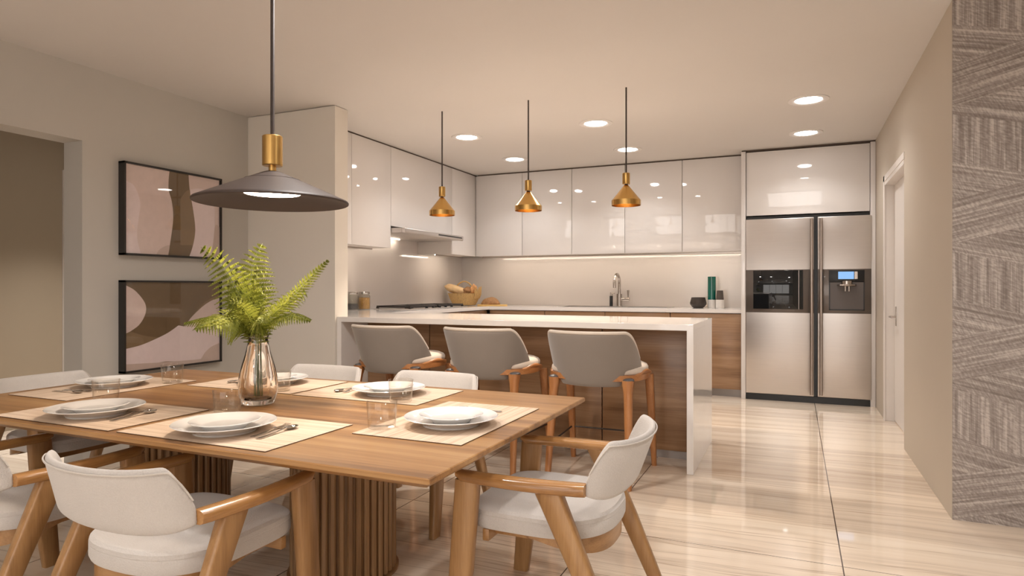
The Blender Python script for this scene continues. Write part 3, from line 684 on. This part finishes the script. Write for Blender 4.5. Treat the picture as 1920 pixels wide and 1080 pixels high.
# ------------------------------------------------------------------ pendants
def small_pendant(x, y, label):
    t = thing('pendant_lamp', label, 'lamp', (x, y, 1.89), 0, 'brass cone pendants over the peninsula')
    H = ZC-1.89
    bm = BM(); tube(bm, [(0, 0, .245), (0, 0, H)], .0065, 8); obj('cord', bm, M['cord'], t)
    obj('socket', lathe(BM(), [(0, .165), (.027, .165), (.029, .168), (.029, .249), (.026, .252), (0, .252)], 28), M['brass_sat'], t)
    obj('neck', lathe(BM(), [(.014, .150), (.014, .167)], 16), M['black_metal'], t)
    obj('shade', lathe(BM(), [(.010, .160), (.016, .157), (.022, .151), (.106, .046), (.1125, .040), (.1125, 0), (.110, 0), (.110, .038), (.104, .043), (.020, .146), (.010, .153)], 48, close=True), M['brass'], t)
    lamp(t, (0, 0, .02), SPOT_W, PEND_COL, 120, .7, .03)
    obj('bulb', lathe(BM(), [(0, .062), (.014, .066), (.02, .078), (.015, .09), (.010, .10), (.010, .14), (0, .14)], 20), M['bulb'], t)
small_pendant(-2.846, 4.947, 'brass cone pendant lamp, leftmost of three, in front of the hood cabinets')
small_pendant(-2.022, 4.94, 'brass cone pendant lamp, the middle one of three over the peninsula')
small_pendant(-1.198, 4.93, 'brass cone pendant lamp, rightmost of three, nearest the fridge')
t = thing('dining_pendant', 'large dark wide cone pendant lamp with brass stem above the dining table', 'lamp', (-2.255, 2.325, 1.66))
bm = BM(); tube(bm, [(0, 0, .29), (0, 0, ZC-1.66)], .0095, 10); obj('cord', bm, M['cord'], t)
obj('ceiling_rose', lathe(BM(), [(0, ZC-1.661), (.06, ZC-1.661), (.06, ZC-1.685), (0, ZC-1.69)], 28), M['black_metal'], t)
obj('stem', lathe(BM(), [(0, .165), (.043, .165), (.046, .168), (.046, .303), (.043, .306), (0, .306)], 40), M['brass_sat'], t)
obj('stem_neck', lathe(BM(), [(.017, .135), (.017, .168)], 24), M['brass_sat'], t)
obj('shade', lathe(BM(), [(0, .140), (.03, .139), (.05, .132), (.06, .1277), (.125, .0992), (.20, .0664), (.335, .0074), (.345, .003), (.3495, -.003), (.3485, -.009), (.3455, -.011), (.34, -.007), (.20, .033), (.128, .038), (.127, .10), (.02, .12), (0, .12)], 96), M['shade'], t)
obj('diffuser', lathe(BM(), [(0, .034), (.126, .034), (.126, .04), (0, .04)], 48), M['pend'], t)
lamp(t, (0, 0, .028), PEND_W, PEND_COL, 165, .5, .12)

# ------------------------------------------------------------------ dining table
ZT = .705; TX0, TX1, TY0, TY1 = -3.757, -.955, 1.585, 3.08
TC = ((TX0+TX1)/2, (TY0+TY1)/2, 0)
t = thing('dining_table', 'long oak dining table standing on two round slatted pedestals', 'table', TC)
hx, hy = (TX1-TX0)/2, (TY1-TY0)/2
bm = BM()
def rr(hx_, hy_, z, r=.004):
    return [Vector((a, b, z)) for a, b in ((hx_-r, -hy_), (hx_, -hy_+r), (hx_, hy_-r), (hx_-r, hy_), (-hx_+r, hy_), (-hx_, hy_-r), (-hx_, -hy_+r), (-hx_+r, -hy_))]
loft(bm, [rr(hx-.10, hy-.10, ZT-.036), rr(hx-.022, hy-.022, ZT-.034), rr(hx-.006, hy-.006, ZT-.022), rr(hx, hy, ZT-.017), rr(hx, hy, ZT-.003), rr(hx-.003, hy-.003, ZT)])
obj('tabletop', bm, M['table'], t, smooth=30)
for px in (-1.845, -2.868):
    cx, cy = px-TC[0], 0; n = 40; R = .212
    bm = lathe(BM(), [(0, .012), (R, .012), (R, ZT-.036), (0, ZT-.036)], 64, (cx, cy, 0)); p = obj('pedestal', bm, M['slat'], t)
    bm = BM(); K = 40
    for k in range(K):
        a = 2*pi*k/K; w = 2*pi*R/K*.36; e = Vector((cos(a), sin(a), 0)); s_ = Vector((-sin(a), cos(a), 0)); o0 = Vector((cx, cy, 0))
        ring = [o0+e*(R-.004)-s_*w, o0+e*(R+.012)-s_*w, o0+e*(R+.018)-s_*w*.6, o0+e*(R+.018)+s_*w*.6, o0+e*(R+.012)+s_*w, o0+e*(R-.004)+s_*w]
        loft(bm, [[v+Vector((0, 0, z)) for v in ring] for z in (.014, ZT-.0365)])
    o = obj('fluting', bm, M['slat'], p, smooth=20); o['label'] = 'vertical half round slats'
    obj('base_plate', lathe(BM(), [(0, 0), (R+.03, 0), (R+.03, .011), (0, .013)], 48, (cx, cy, 0)), M['slat'], t)
bm = BM(); box(bm, (-1.0, -.09, ZT-.075), (1.0, -.03, ZT-.0365)); box(bm, (-1.0, .03, ZT-.075), (1.0, .09, ZT-.0365))
for sx in (-1, 1): box(bm, (sx*.75-.03, -.35, ZT-.06), (sx*.75+.03, .35, ZT-.0365))
obj('under_rail', bm, M['oak_x'], t, smooth=0)

# ------------------------------------------------------------------ dining chairs
def make_chair(label, loc, rz):
    # local: forward +y, y=0 at the tip of the arms
    t = thing('dining_chair', label, 'chair', loc, rz, 'white boucle dining chairs around the table')
    def outline(n=56, s=1.0, yc=-.235):
        out = []
        for k in range(n):
            a = 2*pi*k/n; ca, sa = cos(a), sin(a)
            e = 2/5.0 if sa > 0 else 2/2.55
            out.append((.272*s*abs(ca)**e*(1 if ca > 0 else -1), yc+.262*s*abs(sa)**e*(1 if sa > 0 else -1)))
        return out
    rings = []
    for s, z in ((.93, .392), (.985, .394), (1, .404), (1, .436), (.994, .440), (1.0, .444), (.99, .456), (.95, .465), (.8, .470), (.45, .473), (.1, .474)):
        rings.append([Vector((x, y, z)) for x, y in outline(56, s)])
    bm = BM(); loft(bm, rings); obj('seat', bm, M['boucle'], t, smooth=32)
    # rail under the seat
    bm = BM(); path = [p for p in outline(56, .93)]
    rings = []
    for k in range(28, 57):
        x, y = path[k % 56]; nx, ny = x, (y+.235); l = sqrt(nx*nx+ny*ny) or 1; nx, ny = nx/l, ny/l
        zt = .392; zb = .325+.058*abs((k-42)/14)**2.2
        rings.append([Vector((x+nx*.004, y+ny*.004, zb)), Vector((x+nx*.004, y+ny*.004, zt)), Vector((x-nx*.022, y-ny*.022, zt)), Vector((x-nx*.022, y-ny*.022, zb))])
    loft(bm, rings); box(bm, (-.265, -.085, .35), (.265, -.06, .392), .003)
    for sx in (-1, 1): box(bm, (sx*.20-.012, -.25, .36), (sx*.20+.012, -.06, .392), .003)
    obj('seat_rail', bm, M['oak_x'], t, smooth=40)
    for sx in (-1, 1):
        bm = BM()
        loft(bm, [rect_ring(sx*.312, .033, 0, .034, .066, .006), rect_ring(sx*.307, .002, .25, .042, .085, .007), rect_ring(sx*.303, -.022, .575, .044, .088, .007)])
        obj('leg', bm, M['oak_z'], t, smooth=50)
        bm = BM()
        loft(bm, [rect_ring(sx*.318, -.588, 0, .034, .052, .006), rect_ring(sx*.312, -.445, .32, .042, .074, .007), rect_ring(sx*.303, -.322, .575, .046, .094, .007)])
        obj('leg', bm, M['oak_z'], t, smooth=50)
        # armrest: swept rounded section
        bm = BM(); rings = []
        for k in range(19):
            u = k/18; y = .022-.475*u
            x = sx*(.298+.016*sin(pi*u)); hw = .031+.004*sin(pi*u); zt = .602+.006*u*u; th = .034+.008*u
            if k == 0: hw *= .72; th *= .6
            if k == 18: hw *= .85
            ring = []
            for j in range(14):
                a = 2*pi*j/14; e = .62
                ring.append(Vector((x+hw*abs(cos(a))**e*(1 if cos(a) > 0 else -1), y, zt-th/2+th/2*abs(sin(a))**e*(1 if sin(a) > 0 else -1))))
            rings.append(ring)
        loft(bm, rings); obj('armrest', bm, M['oak_y'], t, smooth=60)
    # wrapped backrest
    N = 40; rings = []; pip = []
    for k in range(N+1):
        s = -1+2*k/N; th = s*radians(86); c_ = max(cos(th), 0)**.85
        def P(v):    # v 0 bottom .. 1 full top height
            y = -.437-.103*c_-.085*c_*v
            x = (.305-.012*v*abs(s)**2)*sin(th)
            return x, y
        q = max(0, (abs(s)-.74)/.26); drop = .137*(q**1.25)
        zt = .752-.012*c_-drop; zb = .527+.042*(1-c_)
        H_ = .225
        n2 = Vector((-sin(th)*.95, cos(th)*.9, 0)); n2.normalize()
        thick = .034
        pts = []
        def at(z, off):
            v = (z-.527)/H_; x, y = P(v); return Vector((x, y, z))+n2*off
        hh = zt-zb
        for f, o_f in ((.0, .35), (.05, .06), (.14, 0), (.35, 0), (.6, 0), (.84, 0), (.94, .08), (1.0, .38), (1.0, .66), (.94, .94), (.84, 1), (.5, 1), (.14, 1), (.05, .94), (0, .65)):
            pts.append(at(zb+hh*f, o_f*thick))
        rings.append(pts); pip.append(at(zb+hh*.93, -.001))
    bm = BM(); loft(bm, rings); b = obj('backrest', bm, M['boucle'], t, smooth=70, sub=1)
    bm = BM(); tube(bm, pip[1:-1], .0028, 6); obj('piping', bm, M['piping'], b, smooth=60)
    return t
ch = make_chair('white boucle armchair nearest the camera, at the middle of the near long side', (-1.88, 1.79, 0), 0)
dup(ch, 'white boucle armchair cut off by the left edge on the near long side', (-2.76, 1.79, 0), 0)
dup(ch, 'white boucle armchair at the right end of the table, standing clear by the peninsula', (-1.08, 2.325, 0), pi/2)
dup(ch, 'white boucle armchair at the left end of the table by the doorway', (-3.50, 2.32, 0), -pi/2)
dup(ch, 'white boucle armchair on the far long side, right one, before the middle stool', (-1.965, 2.83, 0), pi)
dup(ch, 'white boucle armchair on the far long side, left one, behind the vase', (-2.79, 2.83, 0), pi)

# ------------------------------------------------------------------ bar stools
def make_stool(label, loc):
    t = thing('bar_stool', label, 'stool', loc, 0, 'taupe bar stools at the peninsula')
    # local y = world y - 4.2
    N = 48; rings = []; rim = []
    for k in range(N+1):
        s = -1+2*k/N; th = s*radians(84); c_ = cos(th)
        a = abs(s); q = max(0, (a-.64)/.36)
        zt = .968-.22*q**2.1
        f = min(max((a-.50)/.10, 0), 1); f = f*f*(3-2*f)
        zb = .622+f*.10+.012*max(0, a-.6)
        def at(z, off):
            v = min(max((z-.62)/.345, 0), 1)
            rx = .298+.014*v; dp = .32-.055*v
            x = rx*sin(th); y = .055-.18*v-dp*max(c_, 0)**.9
            n = Vector((-sin(th), cos(th), 0)); return Vector((x, y, z))+n*off
        T = .026; pts = []; hh = zt-zb
        for f_, o_ in ((0, .3), (.03, .05), (.12, 0), (.4, 0), (.7, 0), (.9, 0), (.97, .05), (1, .3), (1, .7), (.97, .95), (.9, 1), (.5, 1), (.12, 1), (.03, .95), (0, .7)):
            pts.append(at(zb+hh*f_, o_*T))
        rings.append(pts); rim.append(at(zt+.002, T*.5))
    bm = BM(); loft(bm, rings); b = obj('backrest', bm, M['taupe'], t, smooth=70, sub=1)
    bm = BM(); tube(bm, rim[1:-1], .012, 8); o = obj('piping', bm, M['cream'], b, smooth=60); o['label'] = 'pale welt along the rim'
    def sup(n, hx_, hy_, p, yc):
        out = []
        for k in range(n):
            a = 2*pi*k/n; ca, sa = cos(a), sin(a); e = 2/p
            out.append((hx_*abs(ca)**e*(1 if ca > 0 else -1), yc+hy_*abs(sa)**e*(1 if sa > 0 else -1)))
        return out
    base = sup(48, .315, .265, 2.7, .02)
    bm = BM(); loft(bm, [[Vector((x*s, .02+(y-.02)*s, z)) for x, y in base] for s, z in ((.9, .695), (.985, .698), (1, .708), (1, .728), (.97, .744), (.88, .756), (.5, .766), (.1, .768))]); obj('seat', bm, M['cream'], t, smooth=60)
    bm = BM(); rings = []
    for k in range(48):
        x, y = base[k]
        zb = .655; zt = .697
        rings.append([Vector((x*.97, .02+(y-.02)*.97, zb)), Vector((x*1.03, .02+(y-.02)*1.03, zb+.006)), Vector((x*1.03, .02+(y-.02)*1.03, zt)), Vector((x*.86, .02+(y-.02)*.86, zt)), Vector((x*.86, .02+(y-.02)*.86, zb))])
    rings.append(rings[0]); loft(bm, rings, False)
    obj('seat_rail', bm, M['cherry_y'], t, smooth=45)
    for sx in (-1, 1):
        bm = BM(); loft(bm, [rect_ring(sx*.298, .36, 0, .034, .036, .006), rect_ring(sx*.293, .30, .35, .046, .05, .008), rect_ring(sx*.288, .235, .66, .056, .06, .009)]); obj('leg', bm, M['cherry_z'], t, smooth=50)
        bm = BM(); loft(bm, [rect_ring(sx*.268, -.275, 0, .034, .036, .006), rect_ring(sx*.256, -.235, .35, .044, .048, .008), rect_ring(sx*.249, -.212, .56, .050, .056, .010), rect_ring(sx*.247, -.206, .60, .054, .062, .011), rect_ring(sx*.245, -.200, .635, .064, .074, .012), rect_ring(sx*.245, -.196, .668, .068, .084, .013)]); obj('leg', bm, M['cherry_z'], t, smooth=50)
        bm = BM(); bmesh.ops.create_uvsphere(bm, u_segments=20, v_segments=10, radius=1)
        for v in bm.verts: v.co = Vector((sx*.246+v.co.x*.037, -.192+v.co.y*.045, .668+v.co.z*.014))
        o = obj('leg_hollow_dark', bm, M['capdark'], t, smooth=60); o['label'] = 'dark oval coloured as the hollow in the leg top'
        # shoulder joining the rear leg to the rail
        bm = BM(); tube(bm, spline([(sx*.262, -.165, .672), (sx*.285, -.12, .690), (sx*.303, -.05, .706), (sx*.316, .03, .704), (sx*.316, .12, .690)], 4), [.012+.006*sin(pi*k/16) for k in range(17)], 10); obj('shoulder', bm, M['cherry_y'], t, smooth=60)
    bm = BM(); zf = .235
    F_ = [(-.262, -.25, zf), (-.295, .315, zf), (.295, .315, zf), (.262, -.25, zf)]
    for a, b in zip(F_, F_[1:]): tube(bm, [a, b], .006, 8)
    obj('footrest', bm, M['black_metal'], t)
    return t
st = make_stool('taupe bar stool at the right end of the peninsula, legs fully seen', (-1.205, 4.2, 0))
dup(st, 'taupe bar stool in the middle of the three at the peninsula', (-1.985, 4.2, 0))
dup(st, 'taupe bar stool leftmost, nearest the short wall end', (-2.775, 4.2, 0))

# ------------------------------------------------------------------ place settings
ZM = ZT+.004
def place(mx, my, f, px, py, wh, far):
    r = (f[1], -f[0]); ang = math.atan2(-f[0], f[1])
    def W_(a, b): return (mx+r[0]*a+f[0]*b, my+r[1]*a+f[1]*b)
    o = None
    return r, ang, W_
SET = [(-1.976, 1.855, (0, 1), -1.976, 1.795, 'of the nearest chair, front centre'), (-2.758, 1.852, (0, 1), -2.741, 1.81, 'of the near left chair at the table edge'),
       (-1.284, 2.33, (-1, 0), -1.249, 2.243, 'at the right end of the table'), (-3.440, 2.34, (1, 0), -3.44, 2.372, 'at the left end of the table'),
       (-1.970, 2.777, (0, -1), -1.902, 2.763, 'at the far right seat'), (-2.734, 2.79, (0, -1), -2.703, 2.798, 'behind the vase at the far left seat')]
protos = {}
def inst(key, make, label, loc, rz, cat, group):
    if key not in protos:
        protos[key] = make(); o = protos[key]; o.location = loc; o.rotation_euler = (0, 0, rz); tag(o, label, cat, group); return o
    return dup(protos[key], label, loc, rz, group)
def mk_mat():
    bm = BM(); box(bm, (-.369, -.231, 0), (.369, .231, .0035), .0008, 1)
    for f in bm.faces: f.material_index = 0 if f.normal.z > .5 else 1
    return obj('placemat', bm, [M['mat'], M['matedge']], smooth=0)
def mk_plate():
    t = bpy.data.objects.new('dinner_plate', None); COL.objects.link(t)
    return obj('dinner_plate', lathe(BM(), [(0, .004), (.10, .004), (.102, 0), (.112, 0), (.114, .006), (.135, .016), (.165, .029), (.184, .0345), (.1862, .036), (.184, .0378), (.16, .031), (.132, .0195), (.122, .0135), (.11, .0115), (0, .011)], 72), M['china'], smooth=40) if bpy.data.objects.remove(t) is None else None
def mk_small():
    return obj('side_plate', lathe(BM(), [(0, .003), (.064, .003), (.066, 0), (.074, 0), (.079, .006), (.10, .020), (.125, .0295), (.1265, .031), (.125, .0322), (.100, .025), (.083, .0165), (.07, .0145), (0, .014)], 64), M['china'], smooth=40)
def mk_glass():
    return obj('tumbler', lathe(BM(), [(0, 0), (.05, 0), (.0525, .003), (.0595, .103), (.0585, .105), (.0575, .103), (.0515, .016), (.048, .012), (0, .011)], 48), M['tumbler'], smooth=50)
def mk_fork():
    bm = BM(); w = [(-.105, .0105), (-.10, .0115), (-.04, .0085), (.0, .005), (.03, .0045), (.045, .009), (.055, .0125), (.06, .0125)]
    zz = [.001, .001, .002, .006, .008, .005, .003, .003]
    loft(bm, [[Vector((-h, y, z)), Vector((h, y, z)), Vector((h, y, z+.0022)), Vector((-h, y, z+.0022))] for (y, h), z in zip(w, zz)])
    for k in range(4):
        x = -.0105+.007*k
        loft(bm, [[Vector((x-h, y, z)), Vector((x+h, y, z)), Vector((x+h, y, z+.002)), Vector((x-h, y, z+.002))] for y, h, z in ((.059, .0021, .003), (.085, .0018, .004), (.105, .001, .008))])
    return obj('fork', bm, M['chrome'], smooth=40)
def mk_spoon():
    bm = BM(); w = [(-.105, .0105), (-.10, .0115), (-.04, .0085), (.0, .005), (.04, .0045), (.048, .005)]
    zz = [.001, .001, .002, .006, .009, .008]
    loft(bm, [[Vector((-h, y, z)), Vector((h, y, z)), Vector((h, y, z+.0022)), Vector((-h, y, z+.0022))] for (y, h), z in zip(w, zz)])
    rings = []
    for s, z in ((.05, .0015), (.5, .0022), (.85, .006), (1, .010), (.96, .0115), (.8, .008), (.45, .0042), (.05, .0035)):
        rings.append([Vector((.021*s*cos(2*pi*k/24), .076+.032*s*sin(2*pi*k/24)-.0*s, z)) for k in range(24)])
    loft(bm, rings); return obj('spoon', bm, M['chrome'], smooth=60)
for i, (mx, my, f, px, py, wh) in enumerate(SET):
    r = (f[1], -f[0]); ang = math.atan2(-f[0], f[1])
    P = lambda a, b: (mx+r[0]*a+f[0]*b, my+r[1]*a+f[1]*b)
    inst('mat', mk_mat, 'pale woven rectangular placemat '+wh, (mx, my, ZT+.0003), ang, 'placemat', 'woven placemats')
    inst('plate', mk_plate, 'large white dinner plate '+wh, (px, py, ZM), ang, 'plate', 'white dinner plates')
    inst('small', mk_small, 'small plate on the dinner plate '+wh, (px, py, ZM+.0118), ang, 'plate', 'white side plates')
    a, b = P(-.25, .18); inst('glass', mk_glass, 'clear glass tumbler '+wh, (a, b, ZM if i not in (0, 1, 5) or True else ZT), ang, 'glass', 'clear tumblers')
    a, b = P(.165, .005); inst('fork', mk_fork, 'steel fork beside the plate '+wh, (a, b, ZM), ang+.12, 'fork', 'steel forks')
    a, b = P(.212, -.01); inst('spoon', mk_spoon, 'steel spoon beside the fork '+wh, (a, b, ZM), ang+.06, 'spoon', 'steel spoons')

# ------------------------------------------------------------------ vase and fern
VX, VY = -2.313, 2.294
t = obj('vase', lathe(BM(), [(0, 0), (.066, 0), (.074, .006), (.084, .04), (.0885, .085), (.085, .13), (.074, .18), (.058, .235), (.047, .28), (.0435, .303), (.047, .318), (.0525, .330), (.051, .3315), (.047, .326),
       (.037, .308), (.032, .292), (.033, .272), (.038, .235), (.046, .18), (.053, .13), (.056, .085), (.052, .05), (.040, .032), (0, .028)], 64), M['vase'], smooth=60)
t.location = (VX, VY, ZT+.0004); tag(t, 'tall clear glass bottle vase with flared neck at the table centre', 'vase')
fern = thing('fern_bunch', 'bunch of yellow green fern fronds standing in the glass vase', 'plant', (VX, VY, ZT+.025))
RV = Vector((.9156, .4022, 0)); FV = Vector((-.4022, .9156, 0)); UP = Vector((0, 0, 1)); PXM = 3.03/1207
def fp(px, py, depth):     # right / up offsets in steps of the photo scale, depth away from the viewer
    return RV*((px-484)*PXM)+UP*((757-py)*PXM-.025)+FV*depth
def frond(pts, half, roll, start=.42, npin=22, taper=1.0, droop=.25, seed=0, fw=.38):
    rnd = random.Random(seed)
    path = spline(pts, 8); n = len(path)
    lens = [0]
    for a, b in zip(path, path[1:]): lens.append(lens[-1]+(b-a).length)
    tot = lens[-1]
    def at(u):
        d = u*tot
        for i in range(n-1):
            if lens[i+1] >= d: 
                k = (d-lens[i])/max(lens[i+1]-lens[i], 1e-9); return path[i].lerp(path[i+1], k), (path[i+1]-path[i]).normalized()
        return path[-1], (path[-1]-path[-2]).normalized()
    bm = BM()
    tube(bm, [at(u)[0] for u in [k/24 for k in range(25)]], [.0021*(1-.7*k/24) for k in range(25)], 6)
    for f in bm.faces: f.material_index = 1
    for k in range(npin):
        u = start+(1-start)*(k+.3)/npin
        p, tg = at(u)
        side0 = tg.cross(FV).normalized()
        side = (Matrix.Rotation(roll, 3, tg) @ side0)
        nrm = side.cross(tg)
        v = (u-start)/(1-start)
        Lp = half*min(1, .55+1.6*v)*(1-v**2.2)**.8*rnd.uniform(.9, 1.08)+.006
        for sd in (-1, 1):
            d0 = (side*sd+tg*fw).normalized()
            m_ = 11; wv = max(.0085, Lp*.125)
            up_ = []; dn = []
            w_axis = (tg-d0*tg.dot(d0)).normalized()
            for j in range(m_*2+1):
                q = j/(m_*2)
                c = p+d0*(Lp*q)+tg*(Lp*.10*q*q)-UP*(droop*Lp*q*q)+nrm*(rnd.uniform(-.001, .001))
                env = (wv*(1-q**1.7))*(1.0 if j % 2 else .30)+.0006
                fwd = d0*(wv*.45 if j % 2 else 0)
                up_.append(bm.verts.new(c+w_axis*env+fwd)); dn.append(bm.verts.new(c-w_axis*env+fwd))
            mid = [bm.verts.new((a.co+b.co)/2+nrm*.0016) for a, b in zip(up_, dn)]
            for j in range(m_*2):
                bm.faces.new((up_[j], up_[j+1], mid[j+1], mid[j])); bm.faces.new((mid[j], mid[j+1], dn[j+1], dn[j]))
    me = bpy.data.meshes.new('frond'); bm.to_mesh(me); bm.free()
    me.materials.append(M['fern']); me.materials.append(M['stem']); me.shade_smooth()
    o = bpy.data.objects.new('frond', me); COL.objects.link(o); o.parent = fern
B0 = lambda dx, dd=0: fp(484+dx, 745, dd*.4)
NK = lambda dx, dd=0: fp(484+dx, 634, dd)
frond([B0(0), NK(0), fp(471, 570, -.01), fp(470, 525, 0), fp(475, 490, .01), fp(489, 456, .02)], .135, 0, .46, 18, droop=.30, seed=1, fw=.30)
frond([B0(-6), NK(-4), fp(462, 578, -.01), fp(440, 530, -.02), fp(415, 490, -.03), fp(384, 464, -.04)], .125, -.15, .42, 19, droop=.22, seed=2, fw=.12)
frond([B0(6), NK(5), fp(510, 594, .0), fp(545, 560, .01), fp(580, 520, .02), fp(613, 487, .03)], .085, 1.22, .36, 30, droop=.1, seed=3)
frond([B0(-8), NK(-6), fp(462, 606, -.02), fp(430, 596, -.05), fp(398, 596, -.08), fp(366, 603, -.10)], .075, 1.15, .52, 26, droop=.4, seed=4)
frond([B0(8), NK(6), fp(505, 608, -.01), fp(535, 593, -.02), fp(560, 592, -.03), fp(587, 600, -.03)], .07, -1.1, .50, 24, droop=.35, seed=5)
frond([B0(-3, -.02), NK(-3, -.02), fp(470, 604, -.05), fp(450, 594, -.12), fp(428, 600, -.19), fp(412, 612, -.24)], .10, .75, .46, 24, droop=.45, seed=6)
frond([B0(3, -.02), NK(3, -.02), fp(492, 604, -.05), fp(505, 590, -.12), fp(520, 590, -.19), fp(530, 600, -.24)], .10, -.75, .46, 24, droop=.45, seed=7)
frond([B0(2, .02), NK(4, .02), fp(497, 596, .05), fp(515, 568, .11), fp(532, 552, .17), fp(548, 548, .22)], .10, -.5, .46, 14, droop=.3, seed=8, fw=.2)
frond([B0(-2, .02), NK(-4, .02), fp(470, 590, .05), fp(448, 565, .10), fp(425, 550, .15), fp(402, 548, .19)], .11, .3, .46, 14, droop=.3, seed=9, fw=.15)
frond([B0(0, -.02), NK(0, -.02), fp(482, 606, -.05), fp(478, 585, -.09), fp(472, 570, -.14), fp(462, 566, -.19)], .10, .1, .46, 20, droop=.35, seed=10)
